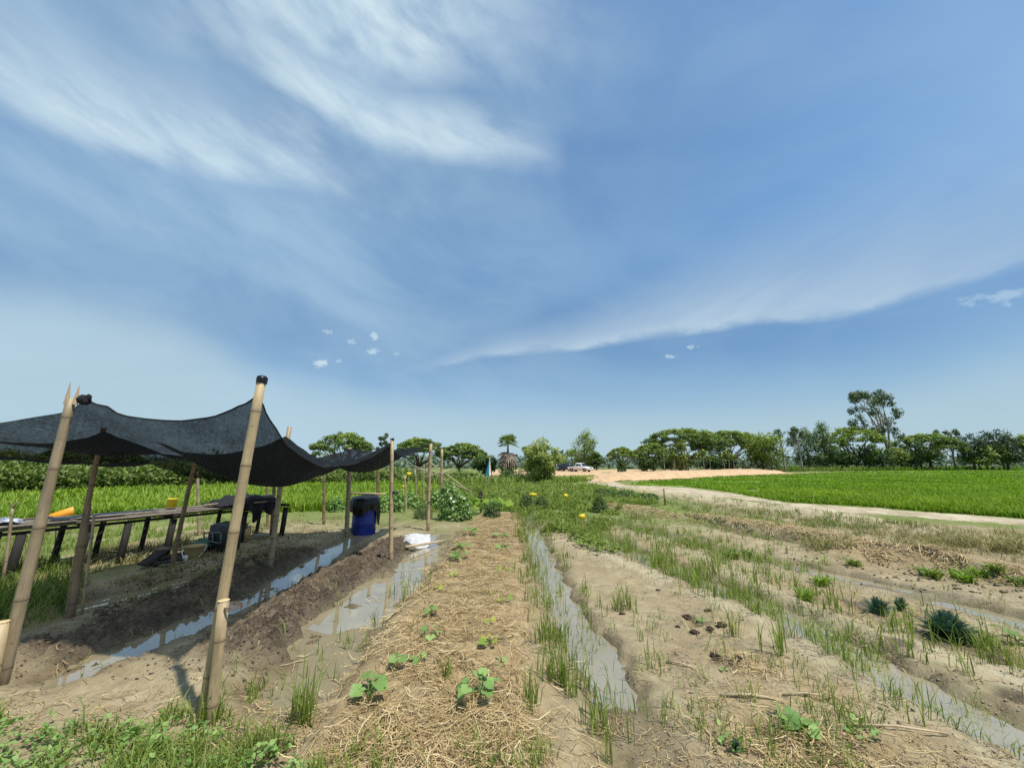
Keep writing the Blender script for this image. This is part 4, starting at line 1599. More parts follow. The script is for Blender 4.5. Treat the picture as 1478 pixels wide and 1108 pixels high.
mb.add(Q.reshape(-1, 3), [F], hem.ravel())
net = mb.build('net_sheet', M['net'], netroot)
at_ = net.data.attributes.new('weave', 'FLOAT_VECTOR', 'POINT')
uvw = np.stack([I * .1, J * .1, I * 0], -1).astype(np.float32)
at_.data.foreach_set('vector', uvw.ravel())
sd_ = net.modifiers.new('smooth', 'SUBSURF')
sd_.levels = sd_.render_levels = 1
# bunched cloth knots at the tied corners
for tpt, sc_ in ((ties_[0], .55), (ties_[1], .85), (ties_[2], .6), (ties_[3], .6)):
    mb = MB()
    for k in range(7):
        a = random.uniform(0, 6.28)
        V, F = lathe([(0, .03), (.018, .022), (.026, 0), (.018, -.028), (0, -.035)], 8)
        V = V * sc_ * random.uniform(.6, 1.2) + RNG.normal(0, .004, V.shape)
        mb.add(V + np.array(tpt) + np.array([math.cos(a) * .03, math.sin(a) * .03, random.uniform(-.03, .015)]) * sc_, F)
    mb.build('knot', M['blackcloth'], netroot)
# hem cords along the front and right edges
mb = MB()
mb.add(*tube(Q[:im + 1, 0], .007, 6))
mb.add(*tube(Q[0, :], .006, 6))
mb.build('hem_cord', M['blackcloth'], netroot)

# ------------------------------------------------------------------ long table
T0, T1 = np.array([-7.05, 4.35]), np.array([-5.0, 8.65])
tdir = (T1 - T0) / np.linalg.norm(T1 - T0)
tnor = np.array([-tdir[1], tdir[0]])                 # towards the left field
TL = np.linalg.norm(T1 - T0)
ang = math.atan2(tdir[1], tdir[0])
ZT = .70
ttab = thing('long_table', 'long rough slatted table on dark timber legs under the net', 'table', (T0[0], T0[1], 0), ang)
mb = MB()
WID = .95
for k in range(17):
    yk = WID * k / 16
    for seg_ in ((0, .36), (.36, .71), (.71, 1.0)):
        a, b = TL * seg_[0] - .02, TL * seg_[1] + random.uniform(-.03, .05)
        zj = ZT + .02 * random.uniform(-.6, .6) - .012 * (seg_[0] > .3)
        V, F = box(((a + b) / 2, yk, zj), (b - a, .046, .018), Matrix.Rotation(random.uniform(-.004, .004), 4, 'Z'))
        mb.add(V, F, random.random())
mb.build('tabletop', M['plank'], ttab, smooth=False)
for yk in (.03, WID - .03):
    for zz_, m_ in ((ZT - .035, 'plank'), (ZT - .095, 'darkwood')):
        mb = MB()
        pole_mesh(mb, (-.1, yk, zz_), (TL + .05, yk + .02, zz_ + .01), .022, .02, .5, .01)
        mb.build('side_rail', M[m_], ttab)
legs = [(30, 850), (138, 832), (180, 816), (265, 808), (343, 783), (392, 771)]
for px_, py_ in legs:
    g_ = ON(px_, py_)[:2] - T0
    s_ = g_ @ tdir
    for yk, wd in ((.04, .10), (WID - .05, .075)):
        loc = T0 + tdir * s_ + tnor * yk
        z0 = H(*loc) - .15
        mb = MB()
        V, F = tube([(s_, yk, z0), (s_ + .02, yk, (z0 + ZT) / 2), (s_ + .035, yk, ZT - .115)], [wd * .52, wd * .5, wd * .5], 9, bumps=.15)
        mb.add(V, F)
        mb.build('leg', M['darkwood'], ttab)
for px_, py_ in ((138, 832), (265, 808), (343, 783), (392, 771)):
    s_ = (ON(px_, py_)[:2] - T0) @ tdir
    mb = MB()
    mb.add(*box((s_ + .02, WID / 2, ZT - .062), (.07, WID + .1, .05), None, .003))
    mb.build('cross_bar', M['darkwood'], ttab, smooth=False)


def on_table(s_, y_, z=0.0):
    p = T0 + tdir * s_ + tnor * y_
    return (p[0], p[1], ZT + .022 + z)


def crumple(nx, ny, lx, ly, amp, seed, sag=None, zf=None):
    gx, gy = np.meshgrid(np.linspace(0, 1, nx), np.linspace(0, 1, ny), indexing='ij')
    x = (gx - .5) * lx * (1 + .1 * fbm(gy * 3, gx * 0, 1, 2, seed + 5))
    y = (gy - .5) * ly * (1 + .1 * fbm(gx * 3, gy * 0 + 7, 1, 2, seed + 6))
    z = amp * np.abs(fbm(gx * 5, gy * 5, 1, 4, seed)) + .004
    if zf is not None:
        z = z + zf(gx, gy)
    idx = np.arange(nx * ny).reshape(nx, ny)
    return np.stack([x.ravel(), y.ravel(), z.ravel()], -1), [np.stack([idx[:-1, :-1], idx[1:, :-1], idx[1:, 1:], idx[:-1, 1:]], -1).reshape(-1, 4)]


# pale and purple plastic sheet heap on the near end
V, F = crumple(40, 24, 1.3, .6, .05, 120, zf=lambda a, b: .06 * np.sin(a * 3.14) * np.sin(b * 3.14))
ps = simple_mat('mottled plastic sheet', (.22, .20, .24), .35, .6, 5, .5, .01)
nt_ = ps.node_tree
for n_ in nt_.nodes:
    if n_.type == 'VALTORGB':
        n_.color_ramp.elements[0].position, n_.color_ramp.elements[1].position = .42, .62
        n_.color_ramp.elements[0].color, n_.color_ramp.elements[1].color = (.045, .03, .04, 1), (.55, .60, .66, 1)
o = MB().add(V, F).build('plastic_sheet', ps)
o.location, o.rotation_euler = on_table(.62, .48), (0, 0, ang)
tag(o, 'crumpled pale and purple plastic sheet lying on the near end of the table', 'plastic sheet')
V, F = crumple(30, 14, 1.25, .32, .02, 130, zf=lambda a, b: .012 * np.sin(a * 3.14))
o = MB().add(V, F).build('black_sheet', M['blackplastic'])
o.location, o.rotation_euler = on_table(2.15, .30), (0, 0, ang + .05)
tag(o, 'flat black plastic sheet lying along the middle of the table', 'plastic sheet')
# yellow bucket
ty = thing('bucket', 'small yellow bucket standing on the far half of the table', 'bucket', on_table(3.15, .72), 0)
V, F = lathe([(0, .0), (.068, 0), (.082, .15), (.086, .155), (.080, .157), (.066, .012), (0, .01)], 20)
MB().add(V, F).build('body', M['yellow'], ty)
# black net heap hanging over the end
hp = thing('net_heap', 'heap of black net cloth on the table end, corner hanging down', 'cloth', on_table(4.15, .30), ang)
V, F = crumple(36, 26, 1.15, .75, .06, 140, zf=lambda a, b: .15 * np.sin(a * 3.14) ** .7 * np.sin(b * 3.14) ** .6)
mb = MB().add(V, F)
mb.build('pile', M['blackcloth'], hp)
gx, gy = np.meshgrid(np.linspace(0, 1, 26), np.linspace(0, 1, 22), indexing='ij')
low = .20 + .26 * np.exp(-((gx - .27) / .13) ** 2) + .13 * np.exp(-((gx - .72) / .14) ** 2)
xh = (gx - .5) * .62 + .22
zh = .09 - gy * low
yh = -.36 - .05 * np.sin(gx * 19) * gy - .03 * gy
idx = np.arange(26 * 22).reshape(26, 22)
mb = MB().add(np.stack([xh.ravel(), yh.ravel(), zh.ravel()], -1), [np.stack([idx[:-1, :-1], idx[1:, :-1], idx[1:, 1:], idx[:-1, 1:]], -1).reshape(-1, 4)])
mb.build('hanging_corner', M['blackcloth'], hp)
for s_, y_, L_, lab in ((3.75, .12, .75, 'thin pale lath lying along the front of the black net heap'), (4.42, -.06, .50, 'white lath laid across the hanging black cloth')):
    o = MB().add(*box((0, 0, .0), (L_, .035, .022), None, .002)).build('wooden_lath', M['paleplank'], smooth=False)
    o.location, o.rotation_euler = on_table(s_, y_, .05 if s_ < 4 else .03), (0, 0, ang + .02)
    tag(o, lab, 'lath')
o = MB().add(*tube([(-.22, 0, 0), (.22, .01, .01)], .035, 9)).build('bamboo_offcut', M['bamboo_grey'])
o.location, o.rotation_euler = on_table(4.62, .30, .10), (0, 0, ang + .1)
tag(o, 'short bamboo offcut on the far table end beside the black cloth', 'bamboo piece')

# things under the table
p = ON(279, 806)
bk = thing('bucket', 'beige pail with white rim and handle under the table', 'bucket', tuple(p), .4)
V, F = lathe([(0, 0), (.10, 0), (.118, .05), (.15, .20), (.158, .205), (.150, .21), (.112, .05), (.09, .015), (0, .012)], 24)
MB().add(V, F).build('body', M['beige'], bk)
V, F = tube([(.158 * math.cos(a), -.01 - .10 * math.sin(a) * .6, .205 - .20 * math.sin(a)) for a in np.linspace(0, math.pi, 17)], .007, 6)
MB().add(V - np.array([0, .10, 0]) * 0 + np.array([0, -.10, 0]) * np.clip((.205 - V[:, 2:3]) * 4, 0, 1), F).build('handle', M['white'], bk)
p = ON(316, 795)
cr = thing('crate', 'grey black crate with open side frames under the table', 'crate', (p[0], p[1] + .1, p[2]), ang - 1.57 + .35)
V, F = lathe([(0, 0), (.26, 0), (.27, .3), (.25, .42), (.14, .47), (0, .475)], 14)
mb = MB().add(V * np.array([1, .8, 1]) + RNG.normal(0, .008, V.shape), F)
mb.build('body', M['darkgrey'], cr)
mb = MB()
for a, b in (((-.22, -.22, .32), (.12, -.24, .33)), ((-.22, -.22, .32), (-.16, -.25, .20)), ((-.16, -.25, .20), (.16, -.26, .16)), ((.16, -.26, .16), (.12, -.24, .33)), ((-.04, -.235, .325), (0, -.255, .18))):
    mb.add(*tube([a, b], .013, 6))
mb.build('frame', M['grey'], cr)
o = MB()
o.add(*crumple(16, 12, .30, .22, .09, 150, zf=lambda a, b: .12 * np.sin(a * 3.14) * np.sin(b * 3.14)))
o = o.build('green_net', simple_mat('green net', (.03, .10, .075), .8, .5, 20, .5, .01))
p = ON(297, 797)
o.location = (p[0], p[1] - .12, p[2] + .10)
tag(o, 'crumpled dark green net stuffed against the crate under the table', 'net')
p = ON(352, 782)
b2 = thing('canister', 'ochre plastic canister beside the dark leg under the far table', 'canister', (p[0], p[1], p[2]), .2)
V, F = box((0, 0, .15), (.16, .13, .30), None, .004)
MB().add(V, F).build('body', M['beige'], b2, smooth=False)
V, F = lathe([(0, .36), (.03, .36), (.032, .30), (.05, .29)], 12)
MB().add(V, F).build('neck', M['beige'], b2)
for k, (pa, pb, zz_) in enumerate((((215, 818), (262, 812), .04), ((228, 812), (285, 800), .06), ((205, 822), (240, 800), .10))):
    a, b = ON(*pa), ON(*pb)
    L_ = np.linalg.norm((b - a)[:2])
    o = MB().add(*box((0, 0, 0), (L_, .13, .025), None, .003)).build('dark_plank', M['darkwood'], smooth=False)
    o.location = ((a[0] + b[0]) / 2, (a[1] + b[1]) / 2, max(a[2], b[2]) + zz_)
    o.rotation_euler = (.15 * k, -.06, math.atan2(b[1] - a[1], b[0] - a[0]))
    tag(o, ('dark plank nearest the viewer in the pile under the table', 'middle dark plank resting on the pile under the table', 'top dark plank tilted over the pile under the table')[k], 'plank', 'dark planks under the table')
p = ON(264, 826)
o = MB().add(*lathe([(0, 0), (.03, 0), (.035, .09), (0, .10)], 10)).build('plastic_cup', M['white'])
o.location = tuple(p)
tag(o, 'tiny white plastic cup lying on the mud before the table', 'cup')

# orange board on a thin rod behind the table
p = ON(81, 800)
root = thing('signboard', 'blank orange board tilted on a thin rod behind the table', 'sign', tuple(p))
q = np.array(AT(81, 746, p[1])) - p
MB().add(*tube([(0, 0, -.1), q], .009, 6)).build('rod', M['darkgrey'], root)
V, F = box((0, 0, 0), (.62, .012, .14), None)
R_ = Matrix.Rotation(.15, 4, 'Z') @ Matrix.Rotation(-.36, 4, 'Y')
V = V @ np.array(R_.to_3x3()).T + q + np.array([-.03, -.02, 0])
MB().add(V, F).build('board', M['orange'], root, smooth=False)

# ------------------------------------------------------------------ blue drum with the black sheet over it
p = ON(518, 777)
dr = thing('plastic_drum', 'blue plastic drum covered by a black sheet beside a grey post', 'drum', (p[0], p[1] + .24, p[2]), 0)
R0 = .265
prof = [(0, 0), (R0 * .93, 0), (R0 * .96, .03), (R0, .08), (R0, .27), (R0 * 1.025, .29), (R0 * 1.025, .32), (R0, .34), (R0, .56), (R0 * 1.025, .58), (R0 * 1.025, .61), (R0, .63), (R0, .80), (R0 * .95, .85), (0, .86)]
V, F = lathe(prof, 32)
MB().add(V, F).build('body', M['blue'], dr)
# draped sheet: top plus skirt of uneven length
nseg, nrow = 72, 22
V = []
for r_ in range(nrow):
    t = r_ / (nrow - 1)
    for k in range(nseg):
        a = 2 * math.pi * k / nseg
        fold = .018 * math.sin(a * 9 + 1) + .012 * math.sin(a * 17)
        low_ = .57 + .07 * math.sin(a * 2 + 2.0) + .03 * math.sin(a * 5) - .40 * math.exp(-((a - .15) / .32) ** 2) - .40 * math.exp(-((a - 6.283 - .15) / .32) ** 2)
        if t < .5:
            q_ = t / .5
            rr = q_ * (R0 + .035)
            z_ = .885 + .05 * (1 - q_ ** 2) + .05 * math.sin(a + .6) * q_ * (1 - q_) + .02 * noise(np.array(q_ * 4 + a), np.array(a * 2.0), 160)
        else:
            q_ = (t - .5) / .5
            rr = R0 + .035 + fold * q_ + .03 * math.sin(q_ * 3.14) + .012
            z_ = .885 - (.885 - low_) * q_
        V.append((float(rr * math.cos(a)), float(rr * math.sin(a)), float(z_)))
F = []
for r_ in range(nrow - 1):
    for k in range(nseg):
        k2 = (k + 1) % nseg
        F.append((r_ * nseg + k, r_ * nseg + k2, (r_ + 1) * nseg + k2, (r_ + 1) * nseg + k))
o = MB().add(np.array(V), F).build('black_cover', M['blackplastic'])
o.location = dr.location
tag(o, 'black plastic sheet draped over the top of the blue drum', 'sheet')
q0, q1 = np.array(AT(493, 716, dr.location[1] - .36)), np.array(AT(549, 718, dr.location[1] - .30))
o = MB().add(*box((0, 0, 0), (np.linalg.norm(q1 - q0), .03, .035), None, .002)).build('wooden_batten', M['paleplank'], smooth=False)
o.location = tuple((q0 + q1) / 2 + np.array([0, .36, .05]))
o.rotation_euler = (0, .03, math.atan2(q1[1] - q0[1], q1[0] - q0[0]))
tag(o, 'pale wooden batten laid across the covered blue drum', 'batten')

# white sack and the bamboo cane on the mud
p = ON(598, 787)
def sackz(a, b):
    return .13 * (np.sin(a * 3.14) ** .6) * (np.sin(b * 3.14) ** .6) * (.75 + .35 * np.sin(a * 5 + 1))
V, F = crumple(30, 20, .52, .44, .022, 170, zf=sackz)
V2 = V.copy()
V2[:, 2] = .0
o = MB().add(V, F).build('sack', M['sack'])
o.location, o.rotation_euler = (p[0], p[1] + .18, p[2] + .05), (.50, 0, .12)
tag(o, 'white woven sack lying on the dark bed near the far net corner', 'sack')
a, b = ON(585, 796), ON(643, 783)
o = thing('bamboo_cane', 'loose bamboo cane lying on the wet ground beside the white sack', 'cane', tuple(a))
mb = MB()
pole_mesh(mb, (0, 0, .06), b - a + (0, 0, .05), .024, .018, .3, .015)
mb.build('culm', M['paleplank'], o)
# ------------------------------------------------------------------ garden plants
def leaf_blade(c, dirv, nrm, size, lobes=5, depth=.12, rng=RNG, cup=.26):
    """one broad lobed leaf as a fan with a folded midrib; c is where the stalk joins"""
    d = dirv / (np.linalg.norm(dirv) + 1e-9)
    nrm = nrm - d * (nrm @ d)
    nrm = nrm / (np.linalg.norm(nrm) + 1e-9)
    s = np.cross(nrm, d)
    n = 20
    th = np.linspace(-math.pi * .93, math.pi * .93, n)
    r = size * (.5 + .09 * np.cos(th) + depth * .5 * np.cos(lobes * th)) * (1 - .30 * np.exp(-((np.abs(th) - math.pi) / .5) ** 2))
    x = r * np.cos(th) + size * .12
    y = r * np.sin(th)
    z = -cup * size * ((x / size) ** 2 * .8 - np.abs(y / size) * .9) + rng.normal(0, size * .03, n)
    V = [c + d * size * .16]
    for k in range(n):
        V.append(c + d * x[k] + s * y[k] + nrm * z[k])
    F = [(0, k + 1, k + 2) for k in range(n - 1)]
    return np.array(V), F


def seedling(label, px, py, nl, size, spread, height, mat='leaf_squash', group='squash seedlings', tint=.55, name='squash_seedling', depth=.10, lobes=5):
    p = ON(px, py)
    root = thing(name, label, 'seedling', tuple(p), 0, group)
    fol, stm = MB(), MB()
    a0 = RNG.random() * 6.28
    for k in range(nl):
        a = a0 + k * 2.4 + RNG.normal(0, .3)
        rr = spread * (.35 + .65 * RNG.random())
        hz_ = height * (.45 + .65 * RNG.random())
        q = np.array([math.cos(a) * rr, math.sin(a) * rr, hz_])
        stm.add(*tube([(0, 0, -.02), q * [.35, .35, .6], q], [.0045 * size / .1, .0035 * size / .1, .002 * size / .1], 5))
        dv = np.array([math.cos(a), math.sin(a), -.25 + .5 * RNG.random()])
        nv = np.array([RNG.normal(0, .35), -.25 + RNG.normal(0, .3), 1.0])
        V, F = leaf_blade(q, dv, nv, size * (.6 + .6 * RNG.random()), lobes, depth)
        fol.add(V, F, np.clip(tint + RNG.normal(0, .17), 0, 1))
    fol.build('foliage', M[mat], root)
    stm.build('stem', M['leaf_squash'], root)
    return root


SEED = [('large squash seedling with drooping leaves at the left front of the straw bed', 533, 1008, 9, .085, .11, .12),
        ('large squash seedling with the widest leaf crown at the right front of the straw bed', 690, 1008, 12, .08, .13, .11),
        ('small two leaf seedling left of a dug hole on the straw bed', 572, 965, 3, .08, .04, .07),
        ('small seedling right of a dug hole, between the two large ones and further back', 604, 962, 3, .075, .05, .08),
        ('bright seedling with a dark hollow at its foot, left half of the straw bed', 622, 922, 5, .075, .07, .08),
        ('faint grey green seedling low in the straw on the right half of the bed', 722, 958, 3, .07, .05, .03),
        ('upright seedling behind the hollow, left of the bed middle', 622, 888, 4, .07, .05, .09),
        ('lush bright plant, nearest of three at the left edge of the straw bed', 660, 808, 10, .10, .13, .10),
        ('lush bright plant, middle of three at the left edge of the straw bed', 668, 792, 9, .10, .13, .12),
        ('lush bright plant, farthest of three at the left edge of the straw bed', 678, 772, 9, .10, .13, .14),
        ('small plant by the right edge of the straw bed near the water, nearer of two', 727, 792, 6, .09, .12, .06),
        ('small plant by the right edge of the straw bed near the water, farther of two', 722, 775, 6, .09, .12, .08),
        ('two leaf seedling in brown mulch at the lower right, left of the pair', 1132, 1048, 4, .085, .06, .07),
        ('long leaved seedling in brown mulch at the lower right, right of the pair', 1166, 1066, 4, .085, .07, .05),
        ('seedling sprawling over straw right of the pair at the lower right', 1252, 1070, 5, .065, .08, .05),
        ('tiny seedling among dark clods on the bare bed', 1010, 900, 3, .055, .04, .06),
        ('tiny seedling in a small dark pit in the bare bed', 1043, 962, 3, .04, .03, .03),
        ('wide leaf seedling at the right picture edge beyond the blue green bush', 1468, 925, 5, .11, .12, .08)]
for s_ in SEED:
    seedling(*s_)
YEL = [('yellow leaved seedling beside a dug hole, right half of the straw bed', 708, 932, 4, .07, .06, .06),
       ('pale yellow seedling with one raised leaf, right half of the straw bed', 708, 902, 3, .055, .05, .06),
       ('yellowing seedling by the right rim of the straw bed', 728, 868, 4, .06, .07, .05),
       ('small pale seedling in the middle of the straw bed', 712, 856, 3, .05, .05, .04),
       ('two small pale leaves near the left rim of the straw bed', 632, 850, 2, .055, .05, .05),
       ('yellow spotted seedling behind the pale leaves at the left of the straw bed', 656, 835, 5, .06, .08, .06),
       ('thin pale seedling near the right rim of the straw bed, half way to the drum', 726, 822, 5, .06, .09, .05)]
for s_ in YEL:
    seedling(*s_, mat='leaf_sick', group='yellowing squash seedlings', tint=.35)


def bush_mesh(mb_, w, d, h, n, leaf, tint=.45, up=.5, seed=0, hollow=.55, base=0.02, asp=.5):
    """leaves on and inside an uneven mound"""
    th = RNG.random(n) * 2 * math.pi
    cz = RNG.random(n)
    rad = hollow + (1 - hollow) * RNG.random(n) ** .6
    ph = np.arccos(1 - cz * 1.02)
    lump = 1 + .22 * fbm(np.cos(th) * 1.6 + seed, np.sin(th) * 1.6 + cz * 3 + seed * 2, 1, 3, 200 + seed % 50)
    r = rad * lump
    D = np.stack([np.sin(ph) * np.cos(th), np.sin(ph) * np.sin(th), np.cos(ph)], -1)
    P = D * r[:, None] * np.array([w / 2, d / 2, h])
    P[:, 2] = np.maximum(P[:, 2], 0) + base
    N = D * 1.0 + RNG.normal(0, .55, P.shape) + [0, 0, up]
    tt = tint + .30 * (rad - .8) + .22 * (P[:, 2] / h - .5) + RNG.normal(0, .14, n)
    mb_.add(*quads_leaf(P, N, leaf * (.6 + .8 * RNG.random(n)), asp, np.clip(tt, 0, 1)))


def bush(name, label, px, py, wpx, hpx, mat, n, leaf, cat='bush', group=None, tint=.45, stems=True, Y=None, asp=.5, hollow=.5):
    p = ON(px, py)
    sc_ = FPX / (p[1] * CP + (p[2] - EYE) * SP)
    w, h = wpx / sc_, hpx / sc_
    root = thing(name, label, cat, tuple(p), 0, group)
    mb_ = MB()
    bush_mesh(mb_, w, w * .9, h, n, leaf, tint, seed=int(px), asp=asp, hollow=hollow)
    mb_.build('foliage', M[mat], root)
    if stems:
        mb_ = MB()
        for k in range(7):
            a = k * .9
            q = np.array([math.cos(a) * w * .3, math.sin(a) * w * .3, h * .7])
            mb_.add(*tube([(0, 0, -.05), q * .5 + [0, 0, .05 * h], q], [.012 * h + .004, .008 * h + .003, .003], 5))
        mb_.build('stem', M['bark'], root)
    return root


bush('round_bush', 'round dark green bush at the far end of the straw bed', 709, 746, 26, 21, 'leaf_dark', 1500, .045, group='dark round bushes', tint=.4)
bush('round_bush', 'dark bush under a yellow card, left one of the touching pair', 762, 735, 24, 20, 'leaf_dark', 1400, .05, group='dark round bushes', tint=.4)
bush('round_bush', 'dark bush right of and touching the one under the yellow card', 782, 734, 23, 18, 'leaf_dark', 1400, .05, group='dark round bushes', tint=.4)
bush('round_bush', 'lone dark bush in bright grass right of the garden middle', 866, 739, 23, 24, 'leaf_dark', 1500, .05, group='dark round bushes', tint=.42)
bush('round_bush', 'dark grassy bush between the two far poles of the shade net', 610, 748, 29, 21, 'leaf_dark', 1700, .06, group='dark round bushes', tint=.38, asp=.2)
for lab, px, py, w, h, m_, tt in (
        ('bushy green plant against the rice, left of the blue drum', 486, 738, 26, 20, 'leaf_mid', .45),
        ('leafy plant right behind the blue drum post', 553, 738, 28, 26, 'leaf_mid', .55),
        ('leafy plant between the drum and the thin tagged pole', 574, 737, 26, 30, 'leaf_mid', .5),
        ('leafy plant right of the thin tagged pole', 594, 733, 24, 24, 'leaf_mid', .6),
        ('leafy plant just left of the climbing vine bush', 628, 734, 22, 28, 'leaf_mid', .6)):
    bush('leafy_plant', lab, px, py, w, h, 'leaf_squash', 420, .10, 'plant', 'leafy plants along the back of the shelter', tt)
for lab, px, py, w, h in (('low dark shrub in the weeds, left one of three before the embankment bend', 872, 716, 34, 11), ('low dark shrub in the weeds, middle one of three before the embankment bend', 902, 719, 36, 10),
                          ('low dark shrub in the weeds, right one of three before the embankment bend', 934, 721, 34, 9)):
    bush('low_shrub', lab, px, py, w, h, 'leaf_dark', 700, .11, group='low dark shrubs in the weeds', tint=.5)
# broad bright leaves clump
for lab, px, py, nl, sz, sp_, hg in (('bright lime broad leaved plant behind the round dark bush, left one', 694, 741, 10, .26, .26, .40),
                                      ('bright lime broad leaved plant behind the round dark bush, right one', 722, 739, 10, .26, .26, .38)):
    seedling(lab, px, py, nl, sz, sp_, hg, 'leaf_bright', 'bright broad leaved plants', .55, 'broadleaf_plant')
p = ON(692, 736)
root = thing('purple_plant', 'dark purple leaved plant sticking up behind the lime green leaves', 'plant', tuple(p))
mb = MB()
for k in range(9):
    a = random.uniform(0, 6.28)
    q = np.array([math.cos(a) * .07, math.sin(a) * .07, random.uniform(.35, .75)])
    V, F = leaf_blade(q * [.5, .5, .7], q, np.array([random.uniform(-1, 1), -1, .3]), .15, 1, .0)
    mb.add(V, F, random.random())
mb.build('foliage', M['leaf_purple'], root)
MB().add(*tube([(0, 0, -.05), (0, 0, .5)], [.02, .01], 6)).build('stem', M['bark'], root)

# climbing vine bush with a cane trellis
p = ON(656, 750)
root = thing('vine_bush', 'tall climbing vine with pale leaves right of the last shelter pole', 'vine', tuple(p))
mb = MB()
for (dx, dz, w, h, n) in ((0, 0, .95, .55, 620), (-.12, .2, .7, .72, 420), (.2, .10, .66, .6, 360), (-.22, .62, .4, .42, 140)):
    b_ = MB()
    bush_mesh(b_, w, w * .8, h, n, .085, .42, seed=random.randint(1, 90), asp=.7)
    V = np.concatenate(b_.V)
    V += [dx, 0, dz]
    mb.add(V, b_.F, np.concatenate(b_.A))
mb.build('foliage', M['leaf_squash'], root)
mb = MB()
P = RNG.normal(0, 1, (26, 3)) * [.26, .24, .22] + [0, -.1, .45]
mb.add(*quads_leaf(P, RNG.normal(size=P.shape) + [0, -1, .6], .09, .9, .9))  # pale leaf backs scattered through the vine, not flowers
mb.build('pale_leaves', simple_mat('pale leaf backs', (.50, .58, .45), .7, .15, 5), root)
mb = MB()
for k in range(6):
    mb.add(*tube([(RNG.normal(0, .1), RNG.normal(0, .1), -.05), (RNG.normal(0, .15), 0, .5), (RNG.normal(0, .2), 0, 1.0)], [.012, .009, .004], 5))
mb.build('stem', M['bark'], root)
for k, (a, b, lab) in enumerate((((671, 705), (598, 672), 'pale cane sloping down to the right over the bean trellis'), ((682, 712), (622, 668), 'pale cane leaning through the climbing vine'),
                                 ((606, 690), (655, 676), 'pale cane rising right above the bean trellis'), ((596, 676), (640, 682), 'level pale cane tied across the bean trellis'))):
    A_, B_ = np.array(AT(*a, 12.6 + .2 * k)), np.array(AT(*b, 13.6 - .2 * k))
    o = MB().add(*tube([A_ * 0, (B_ - A_)], .017, 6)).build('trellis_cane', M['paleplank'])
    o.location = tuple(A_)
    tag(o, lab, 'cane', 'canes of the bean trellis')

# blue green bush with feathery leaves at the right
def feather_bush(label, px, py, size, nst, group):
    p = ON(px, py)
    root = thing('feathery_bush', label, 'bush', tuple(p), 0, group)
    mb_, st_ = MB(), MB()
    for k in range(nst):
        a = RNG.random() * 6.28
        el = .15 + 1.35 * RNG.random() ** .7
        L = size * (.75 + .35 * RNG.random()) * (.85 + .25 * math.sin(el))
        d = np.array([math.cos(a) * math.cos(el), math.sin(a) * math.cos(el), math.sin(el)])
        pts = [np.zeros(3), d * L * .5 + [0, 0, .04 * L], d * L + [0, 0, -.18 * L]]
        st_.add(*tube(pts, [.004, .003, .0015], 4))
        side = np.cross(d, [0, 0, 1.0])
        side /= np.linalg.norm(side) + 1e-9
        m_ = 13
        tq = np.linspace(.3, 1.0, m_)
        c_ = np.array([(1 - t) ** 2 * pts[0] + 2 * t * (1 - t) * pts[1] + t * t * pts[2] for t in tq])
        for sgn in (-1, 1):
            ll = size * .24 * (1 - .5 * (tq - .3))
            tip = c_ + (side * sgn * .85 + d * .55 + [0, 0, -.06])[None] * ll[:, None]
            w_ = np.cross(side, d)[None] * .1 + d[None] * .5
            wq = ll[:, None] * .17 * w_
            V = np.stack([c_ - wq, (c_ + tip) / 2 - wq * 1.3, tip, (c_ + tip) / 2 + wq * 1.3], 1).reshape(-1, 3)
            mb_.add(V, [np.arange(4 * m_).reshape(m_, 4)], np.clip(.5 + RNG.normal(0, .12) + .35 * (np.repeat(c_[:, 2], 4) / size - .5), 0, 1))
    mb_.build('foliage', M['leaf_blue'], root)
    st_.build('stem', M['leaf_blue'], root)
    return root


feather_bush('blue green feathery bush on the dark mulch patch at the right', 1372, 922, .225, 170, 'feathery bushes')
feather_bush('smaller feathery bush half hidden in grass left of the blue green one', 1268, 885, .17, 45, 'feathery bushes')
feather_bush('low feathery bush between the grass and the bare mud, leftmost of three', 1300, 880, .13, 30, 'feathery bushes')
feather_bush('tiny grey green sprig on bare mud at the bottom right', 1062, 1083, .06, 14, 'feathery bushes')

